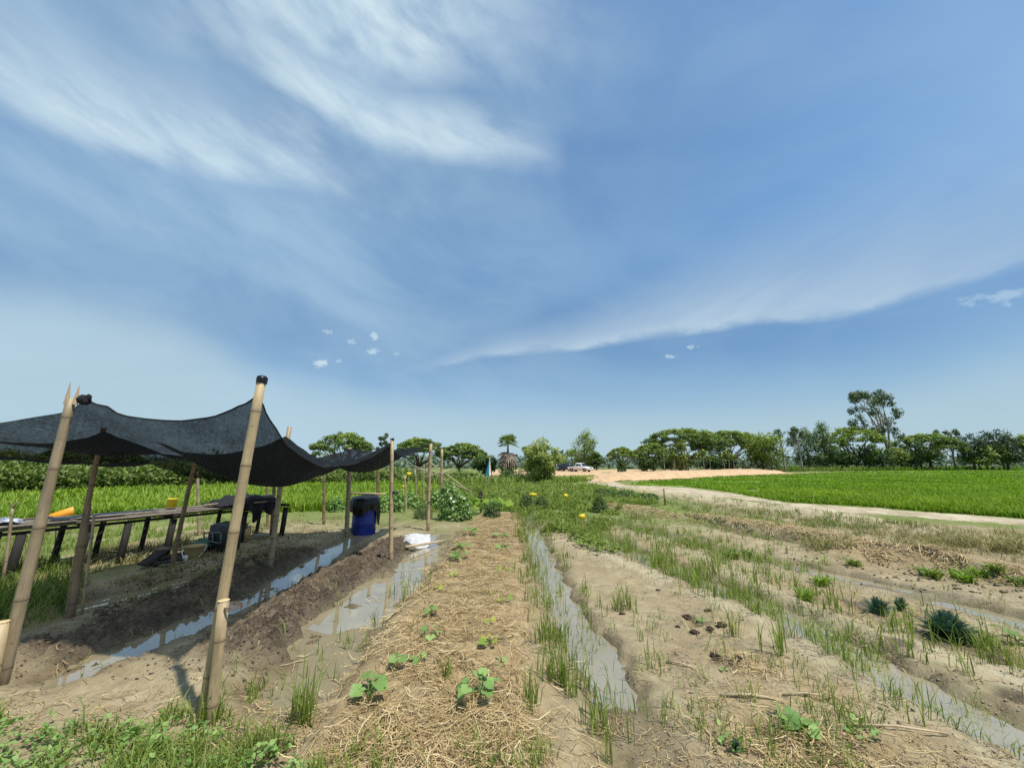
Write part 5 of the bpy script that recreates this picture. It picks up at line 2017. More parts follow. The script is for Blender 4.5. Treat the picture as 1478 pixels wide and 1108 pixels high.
# rows of bright young plants on the right beds
ROW = [(1058, 806, 'bright young plant on the third bed, left one of a touching pair'), (1080, 806, 'bright young plant on the third bed, right one of a touching pair'), (1188, 845, 'bright young plant on a straw spot beside the fan of grass'),
       (1164, 866, 'bright young plant low in the grass before the straw spot'), (1230, 806, 'bushy young plant at the end of the straw ridge, first in the row'), (1268, 801, 'second plant of the bright row from the straw ridge'),
       (1300, 806, 'third plant of the bright row from the straw ridge'), (1346, 810, 'fourth plant of the bright row from the straw ridge'), (1380, 816, 'fifth plant of the bright row, a wide one'),
       (1412, 820, 'sixth plant of the bright row, near the right edge'), (1438, 824, 'seventh plant of the bright row, near the right edge'), (1470, 830, 'last plant of the bright row, cut by the right edge'),
       (1338, 831, 'small plant in front of the bright row, on dry straw'), (1396, 840, 'small yellowish plant in front of the bright row, further right')]
for px, py, lab in ROW:
    p = ON(px, py)
    root = thing('young_plant', lab, 'plant', tuple(p), 0, 'bright young plants in rows at the right')
    n = 34
    mb = MB()
    a = RNG.random(n) * 6.28
    hh_ = .13 * (.6 + .6 * RNG.random(n))
    P = np.stack([np.cos(a) * .02, np.sin(a) * .02, 0 * a], -1) + RNG.normal(0, .028, (n, 3)) * [1, 1, 0]
    mb.add(*blades(P, hh_, .024, .55 + .3 * RNG.random(n), np.clip(.6 + RNG.normal(0, .2, n), 0, 1), az=a))
    P = RNG.normal(0, 1, (40, 3)) * [.07, .07, .03] + [0, 0, .07]
    mb.add(*quads_leaf(P, RNG.normal(size=P.shape) + [0, 0, 1], .05, .5, np.clip(.55 + RNG.normal(0, .2, 40), 0, 1)))
    mb.build('foliage', M['leaf_bright'] if random.random() < .5 else M['leaf_mid'], root)
    MB().add(*tube([(0, 0, -.03), (0, 0, .06)], [.008, .005], 5)).build('stem', M['leaf_mid'], root)

# brown clods round the tiny seedling
for px, py, r, lab in ((992, 892, .045, 'brown clod nearest the left of the tiny seedling'), (978, 905, .028, 'smallest brown clod left of the tiny seedling'), (1002, 913, .04, 'brown clod in front of the tiny seedling'), (1026, 912, .036, 'brown clod right in front of the tiny seedling'),
                       (1040, 903, .055, 'flat oval brown clod right of the tiny seedling'), (1022, 882, .036, 'brown clod behind the tiny seedling'), (898, 886, .028, 'lone brown clod by the furrow grass'), (1066, 951, .035, 'dark clod right of the small dark pit'), (1034, 950, .05, 'dark clod left of the small dark pit'), (950, 852, .03, 'dark clod far up the bare bed')):
    p = ON(px, py)
    bm_V, bm_F = lathe([(0, -.5), (.6, -.4), (.95, 0), (.75, .4), (.35, .6), (0, .65)], 12)
    V = bm_V * r * np.array([1.25, .9, .62])
    V += (RNG.normal(0, .10, V.shape) * r)
    o = MB().add(V, bm_F).build('soil_clod', M['soilclod'])
    o.location, o.rotation_euler = (p[0], p[1], p[2] + r * .2), (0, 0, random.uniform(0, 3))
    tag(o, lab, 'clod', 'brown clods on the bare bed')
# sticks lying on the bare bed
for (a, b, w, lab) in (((1040, 1005), (1130, 1012), .009, 'pale reed lying on the bare bed, left half of a broken pair'), ((1130, 1004), (1200, 1006), .007, 'thin pale reed lying on the bare bed, right of a broken one'), ((1225, 1048), (1370, 1060), .006, 'long bent straw reed on the mulch at the lower right'),
                       ((836, 1030), (872, 1052), .005, 'short dark twig lying by the water at the bottom'), ((962, 958), (1005, 967), .006, 'forked dry twig on the bare bed beside the water')):
    A_, B_ = ON(*a), ON(*b)
    mid_ = (B_ - A_) * .5 + np.array([0, .012, 0])
    o = MB().add(*tube([np.array([0, 0, .012]), mid_ + [0, 0, .02], (B_ - A_) + [0, 0, .012]], [w, w, w * .6], 6)).build('dry_reed', M['paleplank'] if 'dark' not in lab else M['bark'])
    o.location = tuple(A_)
    tag(o, lab, 'reed')


# small yellow insect cards on stakes
def card(label, px, py, w, h, base_py, rot=.0, mat='yellow', name='marker_card', cat='marker'):
    p = ON(px, base_py)
    q = np.array(AT(px, py, p[1])) - p
    root = thing(name, label, cat, tuple(p), 0, 'yellow markers in the garden')
    MB().add(*tube([(0, 0, -.05), q + [0, .012, h * .3]], .006, 5)).build('stake', M['paleplank'], root)
    V, F = box((0, 0, 0), (w, .006, h))
    V[:, 1] += .25 * V[:, 0] ** 2
    R_ = Matrix.Rotation(rot, 4, 'Y')
    MB().add(V @ np.array(R_.to_3x3()).T + q, F).build('plate', M[mat], root, smooth=False)


card('yellow square card on a stake among the grass, nearest the viewer', 840, 745.5, .155, .125, 764, -.12)
card('yellow card lying above the pair of dark bushes', 769, 713.5, .25, .09, 738, .05)
card('lime yellow round card amid the weeds right of the dark bushes', 816.5, 715.5, .13, .13, 735, .3)
card('bright yellow disc at the bean trellis behind the net corner', 590, 684, .16, .15, 726, .2)
card('small orange yellow tag on the thin pole behind the drum', 582, 702, .07, .09, 735, .0)
card('small yellow card near the sandy path', 930, 708, .10, .08, 722, .0)

# closed garden umbrella
p = ON(703.5, 707)
root = thing('umbrella', 'closed garden umbrella in teal, white and red on a white pole', 'umbrella', tuple(p))
q = np.array(AT(706.8, 660, p[1])) - p
MB().add(*tube([(0, 0, -.1), q], .024, 8)).build('pole', M['canvaswhite'], root)
ax = q / np.linalg.norm(q)
for k in range(10):
    a0, a1 = 2 * math.pi * k / 10, 2 * math.pi * (k + 1) / 10
    m_ = ['red', 'red', 'teal', 'teal', 'navy', 'navy', 'teal', 'teal', 'canvaswhite', 'red'][k]
    V, F = [], []
    for r_ in range(8):
        t = r_ / 7
        for c_ in range(5):
            a = a0 + (a1 - a0) * c_ / 4
            rr = (.02 + .18 * t ** 1.15) * (1 + .16 * math.sin(5 * math.pi * c_ / 4 * .4))
            V.append(q - ax * (.03 + 1.02 * t + .05 * math.sin(a * 5)) + np.array([math.cos(a) * rr, math.sin(a) * rr, 0]))
    for r_ in range(7):
        for c_ in range(4):
            F.append((r_ * 5 + c_, r_ * 5 + c_ + 1, (r_ + 1) * 5 + c_ + 1, (r_ + 1) * 5 + c_))
    MB().add(np.array(V), F).build('canvas_panel', M[m_], root)
# low bench behind it
p = ON(699, 697)
root = thing('bench', 'low plank bench with thin legs behind the closed umbrella', 'bench', (p[0], p[1] + 1, p[2]))
MB().add(*box((0, 0, .42), (1.75, .5, .06), None, .004)).build('seat', M['paleplank'], root, smooth=False)
for dx in (-.8, .8):
    for dy in (-.2, .2):
        MB().add(*box((dx, dy, .19), (.07, .07, .40))).build('leg', M['bark'], root, smooth=False)
# ------------------------------------------------------------------ trees
def limb(mb_, a, b, r0, r1, bend=.1, seg=6):
    a, b = np.array(a, float), np.array(b, float)
    L = np.linalg.norm(b - a)
    m1 = a + (b - a) * .35 + RNG.normal(0, bend * L * .5, 3)
    m2 = a + (b - a) * .7 + RNG.normal(0, bend * L * .4, 3)
    mb_.add(*tube([a, m1, m2, b], [r0, r0 * .75 + r1 * .25, r0 * .35 + r1 * .65, r1], seg))


def clump_leaves(mb_, C, R, n, leaf, tint, flat=1.0, asp=.6, htint=None):
    """leaf cards gathered round the clump centres C with radii R"""
    C = np.asarray(C, float)
    R = np.broadcast_to(np.asarray(R, float), (len(C),))
    pr = R ** 2 / (R ** 2).sum()
    k = RNG.choice(len(C), n, p=pr)
    D = RNG.normal(size=(n, 3))
    D /= np.linalg.norm(D, axis=1, keepdims=True)
    rad = RNG.random(n) ** .45
    P = C[k] + D * (R[k] * rad)[:, None] * np.array([1, 1, flat])
    N = D * .7 + RNG.normal(0, .6, (n, 3)) + [0, 0, .55]
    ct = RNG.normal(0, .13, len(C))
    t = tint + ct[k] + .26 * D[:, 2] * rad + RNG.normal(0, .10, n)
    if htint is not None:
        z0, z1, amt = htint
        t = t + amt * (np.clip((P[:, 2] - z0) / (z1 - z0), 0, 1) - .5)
    mb_.add(*quads_leaf(P, N, leaf * (.6 + .8 * RNG.random(n)), asp, np.clip(t, 0, 1)))


def tree(name, label, kind, px, top, base, wpx, mat, Y=None, n=None, tint=.5, cat='tree', group=None, bark='bark', trunk_px=None, low=None, seed=0, leafk=1.0, lean=0):
    """a tree from photo points: trunk foot column px, crown top row, foot row, crown width in pixels"""
    if Y is None:
        x, Y = G(px, base)
    p = np.array(AT(px, base, Y))
    p[2] = H(p[0], p[1]) - .05
    sc_ = FPX / (Y * CP)
    h = AT(px, top, Y)[2] - p[2]
    w = wpx / sc_
    cx = 0.0 if trunk_px is None else (px - trunk_px) / sc_
    if trunk_px is not None:
        p[0] -= cx
    root = thing(name, label, cat, tuple(p), 0, group)
    tb, cb = MB(), MB()
    leaf = max(3.0 / sc_, .05) * leafk
    area = wpx * (base - top)
    n = n or int(min(9000, max(700, area * 1.9)))
    n = int(n * 1.35)
    C, R = [], []
    if kind == 'rain':
        fork = h * (.26 if low is None else low)
        limb(tb, (0, 0, -.2), (cx * .3, 0, fork), .042 * h, .032 * h, .04, 8)
        nb = 11
        for k in range(nb):
            a = 2 * math.pi * k / nb + RNG.normal(0, .25)
            rr = w / 2 * (.45 + .45 * RNG.random())
            e = np.array([cx + math.cos(a) * rr, math.sin(a) * rr, h * (.80 - .22 * (rr / (w / 2)) ** 2) + RNG.normal(0, .02 * h)])
            limb(tb, (cx * .3, 0, fork), e, .020 * h, .006 * h, .10, 5)
        nc = 130
        r = np.sqrt(RNG.random(nc)) * .93
        a = RNG.random(nc) * 6.283
        dome = h * (.94 - .36 * r ** 2.2) + RNG.normal(0, .018 * h, nc)
        lowr = RNG.random(nc) < .33
        dome = np.where(lowr, dome - h * .14 * (.4 + RNG.random(nc)), dome)
        C = np.stack([cx + np.cos(a) * r * w / 2, np.sin(a) * r * w / 2, dome], -1)
        R = h * (.055 + .05 * RNG.random(nc)) * (w / h) ** .4
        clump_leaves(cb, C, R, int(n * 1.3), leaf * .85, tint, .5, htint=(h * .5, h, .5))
    elif kind == 'bush':
        limb(tb, (0, 0, -.2), (cx, 0, h * .6), .03 * h, .012 * h, .06)
        nc = 60
        D = RNG.normal(size=(nc, 3))
        D /= np.linalg.norm(D, axis=1, keepdims=True)
        q = .35 + .6 * RNG.random(nc)
        lo_ = 0.08 if low is None else low
        C = np.stack([cx + D[:, 0] * q * w / 2, D[:, 1] * q * w / 2, h * (lo_ + (1 - lo_) * (.5 + .46 * D[:, 2] * q))], -1)
        R = w * (.10 + .09 * RNG.random(nc))
        for k in range(7):
            limb(tb, (cx * .5, 0, h * .25), C[k], .012 * h, .004 * h, .08, 5)
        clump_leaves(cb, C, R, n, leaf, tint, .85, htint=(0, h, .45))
    elif kind == 'feather':
        limb(tb, (0, 0, -.2), (cx, 0, h * .7), .028 * h, .008 * h, .05)
        nc = 54
        t = RNG.random(nc)
        prof = np.sin(math.pi * np.clip(t * .80 + .16, 0, 1)) ** .8
        a = RNG.random(nc) * 6.283
        rr = prof * w / 2 * np.sqrt(RNG.random(nc)) * .85
        C = np.stack([cx + np.cos(a) * rr + lean * t * w, np.sin(a) * rr, h * (.12 + .84 * t)], -1)
        R = w * (.09 + .09 * RNG.random(nc))
        for k in range(9):
            limb(tb, (cx * .6, 0, h * .35), C[k], .010 * h, .003 * h, .08, 5)
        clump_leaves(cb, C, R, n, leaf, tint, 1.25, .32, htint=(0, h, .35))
    elif kind == 'euca':
        top_ = []
        for k in range(5):
            e = np.array([cx + RNG.normal(0, .16) * w, RNG.normal(0, .16) * w, h * (.72 + .22 * RNG.random())])
            limb(tb, (RNG.normal(0, .02) * w, 0, -.2 if k < 2 else h * .2), e, .014 * h, .004 * h, .05, 6)
            top_.append(e)
        nc = 62
        t = RNG.random(nc) ** .8
        a = RNG.random(nc) * 6.283
        prof = .45 + .55 * np.sin(math.pi * np.clip(.1 + t * .8, 0, 1))
        rr = prof * w / 2 * (.25 + .7 * np.sqrt(RNG.random(nc)))
        C = np.stack([cx + np.cos(a) * rr - .10 * w * (t - .4), np.sin(a) * rr, h * (.33 + .64 * t)], -1)
        keep = RNG.random(nc) < (.45 + .6 * t)
        C = C[keep]
        R = w * (.055 + .085 * RNG.random(len(C)))
        for k in range(22):
            limb(tb, top_[k % 5] * [1, 1, .45 + .45 * RNG.random()], C[k % len(C)], .005 * h, .0018 * h, .06, 4)
        clump_leaves(cb, C, R, n, leaf, tint, 1.0, .5, htint=(h * .3, h, .2))
    elif kind == 'sapling':
        limb(tb, (0, 0, -.2), (cx + RNG.normal(0, .03) * h, 0, h * .97), .016 * h, .006 * h, .015, 6)
        nc = 12
        a = RNG.random(nc) * 6.283
        C = np.stack([cx + np.cos(a) * w * .3, np.sin(a) * w * .3, h * (.72 + .27 * RNG.random(nc))], -1)
        R = np.full(nc, w * .2)
        clump_leaves(cb, C, R, n, leaf, tint, 1.0)
    elif kind == 'bare':
        limb(tb, (0, 0, -.2), (cx, 0, h * .55), .022 * h, .010 * h, .03)
        for k in range(14):
            e = np.array([cx + RNG.normal(0, .24) * w, RNG.normal(0, .2) * w, h * (.6 + .4 * RNG.random())])
            limb(tb, (cx * .8, 0, h * (.25 + .3 * RNG.random())), e, .007 * h, .0022 * h, .06, 4)
            C.append(e)
        clump_leaves(cb, np.array(C), np.full(len(C), w * .11), n, leaf, tint, 1.0)
    tb.build('trunk', M[bark], root)
    cb.build('crown', M[mat], root)
    return root, p, h, w


def fan_frond(mb_, c, d, size, dead=False):
    """palmyra fan leaf: a pleated disc of pointed segments"""
    d = d / np.linalg.norm(d)
    s = np.cross(d, [0, 0, 1.0])
    s /= np.linalg.norm(s) + 1e-9
    nn = np.cross(s, d)
    k = 13
    th = np.linspace(-1.9, 1.9, k)
    for i in range(k):
        rr = size * (.85 + .3 * RNG.random())
        a0, a1 = th[i] - .13, th[i] + .13
        def pt(a, r, z=0):
            return c + d * (math.cos(a) * r) + s * (math.sin(a) * r) + nn * z - np.array([0, 0, .25 * r * r / size if not dead else .55 * r * r / size])
        V = np.array([c, pt(a0, rr * .6, .02 * size), pt(th[i], rr), pt(a1, rr * .6, .02 * size)])
        mb_.add(V, [(0, 1, 2, 3)], np.clip(.5 + RNG.normal(0, .2), 0, 1))


def sugar_palm(name, label, px, top, base, crown_w, Y, skirt=None):
    p = np.array(AT(px, base, Y))
    p[2] = H(p[0], p[1]) - .05
    sc_ = FPX / (Y * CP)
    h = AT(px, top, Y)[2] - p[2]
    w = crown_w / sc_
    root = thing(name, label, 'palm', tuple(p))
    hc = h - .32 * w
    MB().add(*tube([(0, 0, -.2), (.02 * h, 0, h * .3), (0, 0, h * .6), (.0, 0, hc)], [.04 * h, .03 * h, .022 * h, .020 * h], 9, bumps=.1)).build('trunk', M['bark'], root)
    mb_ = MB()
    for k in range(20):
        a = 2.4 * k + RNG.normal(0, .2)
        el = -.25 + 1.45 * (k / 20)
        d = np.array([math.cos(a) * math.cos(el), math.sin(a) * math.cos(el), math.sin(el)])
        c = np.array([0, 0, hc]) + d * w * .24
        mb_.add(*tube([(0, 0, hc), c], [.014 * w, .008 * w], 4), tint=.6)
        fan_frond(mb_, c, d, w * .24)
    mb_.build('crown', M['leaf_mid'], root)
    if skirt:
        z1, z0, wk = [(AT(px, q, Y)[2] - p[2]) for q in skirt[:2]] + [skirt[2] / sc_]
        mb_ = MB()
        for k in range(24):
            a = RNG.random() * 6.283
            zz = z1 + (z0 - z1) * RNG.random() ** 1.6
            d = np.array([math.cos(a), math.sin(a), -.25 - .5 * RNG.random()])
            c = np.array([0, 0, zz]) + d * [1, 1, .2] * wk * .20
            fan_frond(mb_, c, d, wk * .25 * (.5 + .8 * RNG.random()), True)
        mb_.build('dead_skirt', M['deadleaf'], root)
        mb_ = MB()
        zl = z0 * 1.1
        P = RNG.normal(0, 1, (900, 3)) * [wk * .14, wk * .14, 0]
        P[:, 2] = zl * RNG.random(900)
        mb_.add(*quads_leaf(P, RNG.normal(size=P.shape), 3.4 / sc_, .5, np.clip(.35 + RNG.normal(0, .2, 900), 0, 1)))
        mb_.build('climber_foliage', M['leaf_dark'], root)
    return root


def coconut(name, label, px, cpy, base, wpx, Y):
    p = np.array(AT(px, base, Y))
    p[2] = H(p[0], p[1]) - .05
    sc_ = FPX / (Y * CP)
    hc = AT(px, cpy, Y)[2] - p[2]
    w = wpx / sc_
    root = thing(name, label, 'palm', tuple(p))
    MB().add(*tube([(0, 0, -.2), (.1, 0, hc * .5), (0, 0, hc)], [.18, .14, .12], 8)).build('trunk', M['palebark'], root)
    mb_ = MB()
    for k in range(20):
        a = 2.4 * k
        el = -.1 + 1.1 * RNG.random()
        L = w * .58 * (.8 + .4 * RNG.random())
        d = np.array([math.cos(a), math.sin(a), 0])
        t = np.linspace(0, 1, 12)
        c = np.array([0, 0, hc]) + np.outer(t * L * math.cos(el), d) + np.outer(t * L * math.sin(el) - t ** 2 * L * .75, [0, 0, 1])
        s = np.cross(d, [0, 0, 1.0])
        for sgn in (-1, 1):
            ln = L * .26 * np.sin(math.pi * (.12 + .8 * t))
            tip = c + (s * sgn * .8 + d * .35)[None] * ln[:, None] - np.outer(ln * .55, [0, 0, 1])
            wv = np.outer(np.full(12, L * .035), d)
            V = np.stack([c - wv, tip, c + wv], 1).reshape(-1, 3)
            mb_.add(V, [np.arange(36).reshape(12, 3)], np.clip(.55 + RNG.normal(0, .15), 0, 1))
    mb_.build('crown', M['leaf_mid'], root)
    return root


# woods at the left behind the field
gl = 'woods beyond the left field'
for lab, px, top, base, w, m_, k_ in (
        ('tree at the far left edge seen low under the net', -18, 648, 703, 90, 'leaf_mid', 'bush'), ('dense mid green tree second from the left edge behind the field', 36, 652, 703, 70, 'leaf_dark', 'bush'),
        ('tall leafy tree behind the forked left post', 92, 644, 702, 74, 'leaf_mid', 'rain'), ('dark tree with gaps just left of the coconut palm', 152, 648, 701, 84, 'leaf_dark', 'rain'),
        ('low shrub tree between the woods and the coconut palm', 192, 676, 701, 40, 'leaf_mid', 'bush'), ('low dark shrub tree right of the coconut palm', 262, 683, 700, 50, 'leaf_mid', 'bush'),
        ('low bushy tree behind the net between the palm and the table end', 330, 676, 698, 80, 'leaf_dark', 'bush'), ('low dark tree behind the net above the table end', 410, 674, 697, 80, 'leaf_dark', 'bush')):
    tree('leafy_tree', lab, k_, px, top, base, w, m_, group=gl, tint=.5)
coconut('coconut_palm', 'coconut palm with drooping fronds between the net and the left field', 229, 673, 702, 62, 27.0)

gr = 'wide crowned rain trees'
tree('rain_tree', 'umbrella crowned rain tree rising above the net, left of the far corner', 'rain', 492, 623, 691, 88, 'leaf_rain', 48, 5200, .52, group=gr)
tree('rain_tree', 'wide rain tree right behind the far net corner', 'rain', 604, 631, 690, 82, 'leaf_rain', 50, 4800, .5, group=gr)
tree('rain_tree', 'flat topped rain tree with a clear trunk right of the shelter', 'rain', 668, 638, 691, 70, 'leaf_rain', 46, 4600, .52, group=gr, trunk_px=660)
tree('slender_tree', 'small sparse tree peeping over the net between two rain trees', 'bare', 552, 628, 690, 30, 'leaf_euca', 52, 700, .6, bark='palebark')
tree('leafy_tree', 'dark ivy clad tree behind the closed umbrella', 'bush', 700, 652, 692, 40, 'leaf_dark', 44, 2200, .42)
sugar_palm('sugar_palm', 'sugar palm with a small crown and a skirt of dead brown fronds', 733, 627, 692, 38, 43, (651, 672, 40))
sugar_palm('sugar_palm', 'small distant sugar palm between the dead skirt and the bright tree', 758, 644, 684, 15, 80)
tree('bright_tree', 'bright yellow green bushy tree left of the vehicles', 'bush', 786, 632, 694, 56, 'leaf_yel', 34.5, 5200, .72, low=.02)
bush('shrub', 'lime coloured shrub leaning on the left of the bright tree', 766, 693, 34, 34, 'leaf_yel', 1200, .17, group='shrubs by the bright tree', tint=.6)
bush('shrub', 'low dark shrub between the sugar palm and the bright tree', 738, 695, 50, 18, 'leaf_dark', 900, .16, group='shrubs by the bright tree', tint=.5)
bush('shrub', 'dark shrub at the foot of the rain tree right of the shelter', 664, 693, 44, 16, 'leaf_dark', 800, .16, group='shrubs by the bright tree', tint=.45)
tree('feathery_tree', 'tall feathery tree behind the vehicles', 'feather', 845, 623, 684, 50, 'leaf_mid', 104, 2600, .55)
tree('dark_shrub', 'dark rounded shrub at the right foot of the feathery tree', 'bush', 861, 650, 680, 24, 'leaf_dark', 102, 1300, .42, cat='shrub')
sugar_palm('sugar_palm', 'low sugar palm at the left of the feathery tree', 826, 648, 684, 28, 100)
tree('stub_tree', 'small tree with a thick ivy dark trunk over the embankment', 'rain', 898, 645, 683, 44, 'leaf_mid', 70, 1800, .5, low=.3)
bush('dark_shrub', 'ivy covered trunk under the small tree by the embankment', 898, 683, 14, 24, 'leaf_dark', 800, .3, tint=.3)

# the long group behind the embankment
gb = 'trees behind the embankment'
for lab, k_, px, top, w, m_, Y_, n_, tt in (
        ('huge rain tree with a layered flat crown behind the embankment', 'rain', 988, 618, 124, 'leaf_rain', 84, 7000, .5),
        ('second huge rain tree merging with its left neighbour behind the embankment', 'rain', 1058, 621, 112, 'leaf_rain', 88, 6500, .48),
        ('spreading lower tree at the left end of the group behind the embankment', 'rain', 944, 639, 58, 'leaf_mid', 80, 2400, .46),
        ('low dark tree at the left foot of the group behind the embankment', 'bush', 934, 655, 36, 'leaf_dark', 78, 1500, .42),
        ('dense green tree draped in dead brown growth at the right end of the group', 'bush', 1102, 621, 62, 'leaf_mid', 80, 3200, .5),
        ('dark undergrowth tree in the gap below the huge rain trees, left', 'bush', 975, 656, 60, 'leaf_dark', 95, 1800, .35),
        ('dark undergrowth tree in the gap below the huge rain trees, right', 'bush', 1040, 658, 70, 'leaf_dark', 97, 1800, .35),
        ('yellow green tree in the middle front of the group behind the embankment', 'feather', 985, 640, 36, 'leaf_yel', 78, 1300, .42)):
    tree('rain_tree' if k_ == 'rain' else 'leafy_tree', lab, k_, px, top, 681, w, m_, Y_, n_, tt, group=gb)
bush('dead_creeper', 'brown dead creeper hanging on the right tree of the group', 1100, 681, 56, 38, 'deadleaf', 1500, .34, 'creeper', None, .55)
for i, px in enumerate((960, 972, 975, 988, 1009, 1017, 1027, 1046, 1053, 1060)):
    tree('sapling', 'pale thin sapling before the embankment trees, %s of ten from the left' % ('first second third fourth fifth sixth seventh eighth ninth tenth'.split()[i]), 'sapling', px, 648 + (i * 7) % 11, 681, 12, 'leaf_mid', 74, 160, .5, 'sapling', 'pale saplings', 'palebark')
tree('bare_tree', 'thin grey leafless tree right of the dead creeper', 'bare', 1134, 622, 680, 44, 'leaf_euca', 82, 260, .5, bark='palebark')
tree('bare_tree', 'half bare tree with few tufts left of the dense dark pair', 'bare', 1158, 618, 679, 40, 'leaf_euca', 88, 700, .5, bark='palebark')

gq = 'trees along the far edge of the right field'
for lab, k_, px, top, base, w, m_, n_, tt in (
        ('dense dark tree with a ragged top, left one of a pair', 'feather', 1170, 618, 678.5, 46, 'leaf_dark', 2400, .5),
        ('dense dark tree with a pointed top, right one of a pair', 'feather', 1194, 611, 678.5, 44, 'leaf_dark', 2600, .5),
        ('pale green flat crowned tree right of the dark pair', 'rain', 1240, 615, 678, 78, 'leaf_mid', 3000, .60),
        ('low dark tree under the tall grey green tree', 'bush', 1262, 642, 678, 60, 'leaf_dark', 2000, .45),
        ('small light green tree at the foot of the tall grey green tree', 'bush', 1302, 645, 677.5, 34, 'leaf_yel', 1200, .4),
        ('wide layered dark green tree right of the tall one', 'rain', 1345, 624, 677, 84, 'leaf_rain', 3400, .5),
        ('rounded dark tree before the wide layered one, left side', 'bush', 1330, 640, 677, 50, 'leaf_dark', 1700, .48),
        ('half bare tree top showing right of the wide layered tree', 'bare', 1380, 622, 676.5, 34, 'leaf_euca', 500, .5),
        ('pale tree low in the gap near the right edge', 'bush', 1416, 642, 676.5, 44, 'leaf_mid', 1500, .5),
        ('hazy grey green tree leaning left near the right edge', 'bush', 1408, 624, 676, 36, 'leaf_hazy', 1300, .5),
        ('tall hazy tree by the right edge', 'bush', 1454, 618, 676, 52, 'leaf_hazy', 2400, .5),
        ('yellowish smaller tree in front of the tall hazy one', 'bush', 1450, 637, 676.5, 38, 'leaf_mid', 1300, .5),
        ('dark green tree cut by the right edge', 'bush', 1482, 622, 676, 40, 'leaf_mid', 1700, .42),
        ('low dark tree filling the gap between the pale flat one and the dark pair', 'bush', 1215, 648, 678, 50, 'leaf_dark', 1500, .4)):
    tree('leafy_tree', lab, k_, px, top, base, w, m_, min(112, G(px, base)[1]), n_, tt, group=gq)
tree('eucalyptus_tree', 'tallest tree, slender and grey green, high above the right field', 'euca', 1276, 562, 678, 60, 'leaf_euca', 112, 3300, .5, bark='palebark', trunk_px=1290)

# ------------------------------------------------------------------ vehicles on the far road
def prism(mb_, prof, w, taper_top=None, z_split=.95, tint=.5):
    """side profile (x, z) extruded over width w; points above z_split are drawn in"""
    n = len(prof)
    V = []
    for s in (-1, 1):
        for (x, z) in prof:
            k = 1.0
            if taper_top and z > z_split:
                k = 1 - taper_top * (z - z_split)
            V.append((x, s * w / 2 * k, z))
    F = [tuple(range(n))[::-1], tuple(range(n, 2 * n))]
    for i in range(n):
        j = (i + 1) % n
        F.append((i, j, n + j, n + i))
    mb_.add(np.array(V), F, tint)


def wheel(root, x, y, r=.36, w=.24):
    prof = [(r * .55, -w / 2), (r * .95, -w / 2), (r, -w * .35), (r, w * .35), (r * .95, w / 2), (r * .55, w / 2)]
    V, F = lathe(prof, 20)
    V = V[:, [0, 2, 1]]
    t = MB().add(V + [x, y, r], F).build('wheel', M['tyre'], root)
    V, F = lathe([(0, w * .40), (r * .2, w * .42), (r * .5, w * .36), (r * .56, w * .30), (r * .56, -w * .3), (0, -w * .3)], 16)
    V = V[:, [0, 2, 1]]
    if y < 0:
        V[:, 1] *= -1
    MB().add(V + [x, y, r], F).build('rim', M['rim'], t)


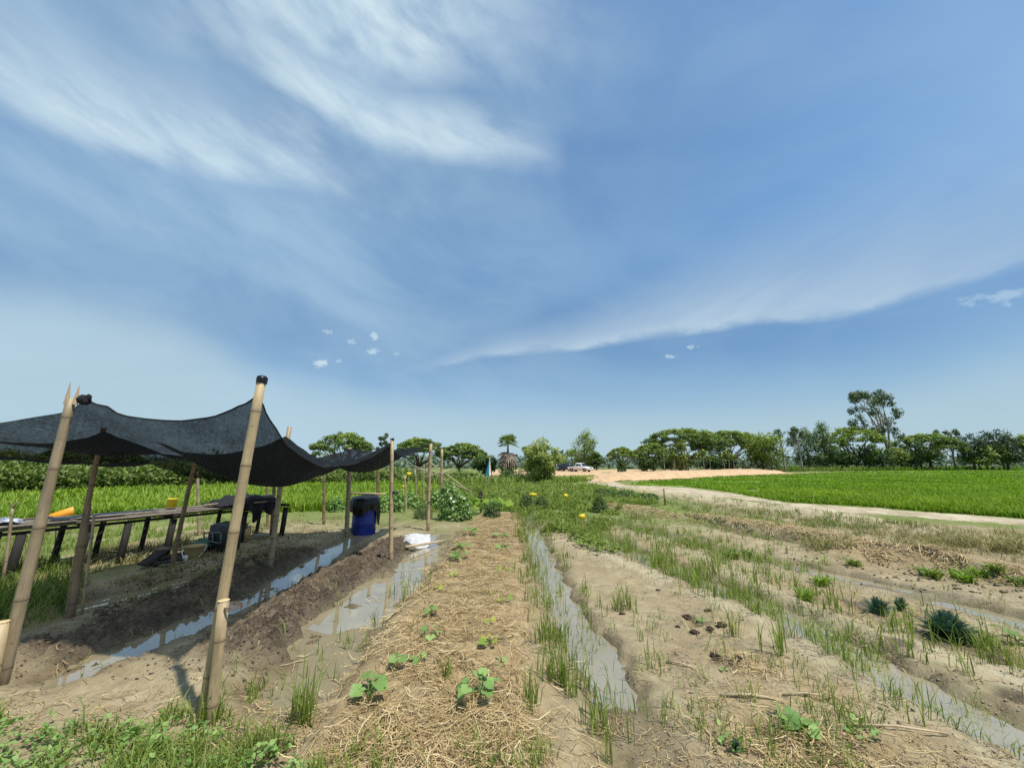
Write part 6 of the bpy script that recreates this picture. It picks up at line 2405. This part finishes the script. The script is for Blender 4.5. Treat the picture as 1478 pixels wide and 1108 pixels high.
def pickup(label, loc, rz):
    root = thing('pickup_truck', label, 'pickup truck', loc, rz)
    mb_ = MB()
    prism(mb_, [(-2.55, .50), (-2.6, .62), (-2.6, 1.05), (-.55, 1.08), (-.55, 1.08), (1.15, 1.08), (2.35, .98), (2.55, .88), (2.6, .60), (2.5, .42), (2.2, .40), (1.95, .62), (1.2, .62), (1.0, .40), (-1.1, .40), (-1.3, .66), (-2.05, .66), (-2.2, .48)], 1.78)
    mb_.build('body', M['paint'], root)
    mb_ = MB()
    prism(mb_, [(-.75, 1.085), (-.62, 1.70), (-.45, 1.78), (.45, 1.78), (.62, 1.72), (1.25, 1.085)], 1.70, .30, 1.2)
    mb_.build('cab', M['paint'], root)
    mb_ = MB()
    mb_.add(*box((-1.6, 0, 1.055), (1.75, 1.5, .05)))
    mb_.build('bed', M['darkgrey'], root, smooth=False)
    for s in (-1, 1):
        mb_ = MB()
        yb, yt = .845 * s, .735 * s
        mb_.add(np.array([(-.55, yb, 1.16), (.18, yb, 1.16), (.18, yt, 1.62), (-.48, yt, 1.62)]) + [0, .012 * s, 0], [(0, 1, 2, 3)])
        mb_.build('side_window', M['carglass'], root, smooth=False)
        mb_ = MB()
        mb_.add(np.array([(.25, yb, 1.16), (.98, yb, 1.16), (.55, yt, 1.62), (.25, yt, 1.62)]) + [0, .012 * s, 0], [(0, 1, 2, 3)])
        mb_.build('side_window', M['carglass'], root, smooth=False)
        MB().add(*box((2.52, .66 * s, .82), (.10, .34, .17), None)).build('headlight', M['lamp'], root, smooth=False)
        MB().add(*box((-2.61, .78 * s, .88), (.05, .14, .26))).build('tail_light', M['tail'], root, smooth=False)
        MB().add(*box((.95, .98 * s, 1.16), (.10, .2, .15))).build('mirror', M['paint'], root, smooth=False)
        wheel(root, 1.57, .78 * s)
        wheel(root, -1.67, .78 * s)
    mb_ = MB()
    mb_.add(np.array([(1.24, -.76, 1.11), (1.24, .76, 1.11), (.66, .66, 1.70), (.66, -.66, 1.70)]) + [.02, 0, .01], [(0, 1, 2, 3)])
    mb_.build('windscreen', M['carglass'], root, smooth=False)
    MB().add(*box((2.585, 0, .82), (.05, .92, .16))).build('grille', M['darkgrey'], root, smooth=False)
    MB().add(*box((2.60, 0, .56), (.12, 1.74, .20), None, .004)).build('bumper', M['paint'], root, smooth=False)
    return root


def car(label, loc, rz, paint, h=1.5, cat='car', name='parked_car'):
    root = thing(name, label, cat, loc, rz, 'vehicles on the far road' if cat == 'car' else None)
    k = h / 1.5
    mb_ = MB()
    prism(mb_, [(-2.15, .45), (-2.2, .7), (-2.1, .92 * k), (.95, .92 * k), (1.95, .82 * k), (2.15, .66), (2.15, .42), (1.85, .36), (1.6, .6), (1.05, .6), (.85, .34), (-.9, .34), (-1.1, .6), (-1.65, .6), (-1.85, .38)], 1.72)
    mb_.build('body', M[paint], root)
    mb_ = MB()
    prism(mb_, [(-2.0, .925 * k), (-1.55, 1.40 * k), (-1.2, h), (.1, h), (.35, 1.44 * k), (1.05, .925 * k)], 1.62, .30, 1.0 * k)
    mb_.build('cabin', M['carglass'], root)
    MB().add(*box((-.52, 0, h + .005), (1.35, 1.24, .03))).build('roof', M[paint], root, smooth=False)
    for s in (-1, 1):
        wheel(root, 1.32, .74 * s, .31, .2)
        wheel(root, -1.38, .74 * s, .31, .2)
        MB().add(*box((2.08, .62 * s, .70), (.12, .32, .13))).build('headlight', M['lamp'], root, smooth=False)
    return root


RZ = H(0, 55) + .14
p = AT(838, 687, 82)
pickup('white pickup truck parked on the earth road, facing right', (p[0], p[1], H(p[0], p[1]) + .11), -.80)
p = AT(822, 687, 87)
car('dark parked car just behind the white pickup', (p[0], p[1], H(p[0], p[1]) + .11), -.35, 'darkpaint', 1.7)
p = AT(814.5, 687, 92)
car('silver parked car behind the dark one, partly hidden by it', (p[0], p[1], H(p[0], p[1]) + .11), -.35, 'silver', 1.5)
p = AT(803, 687, 96)
car('dark grey parked car at the left end, half hidden by the bright tree', (p[0], p[1], H(p[0], p[1]) + .11), -.2, 'darkgrey', 1.5)
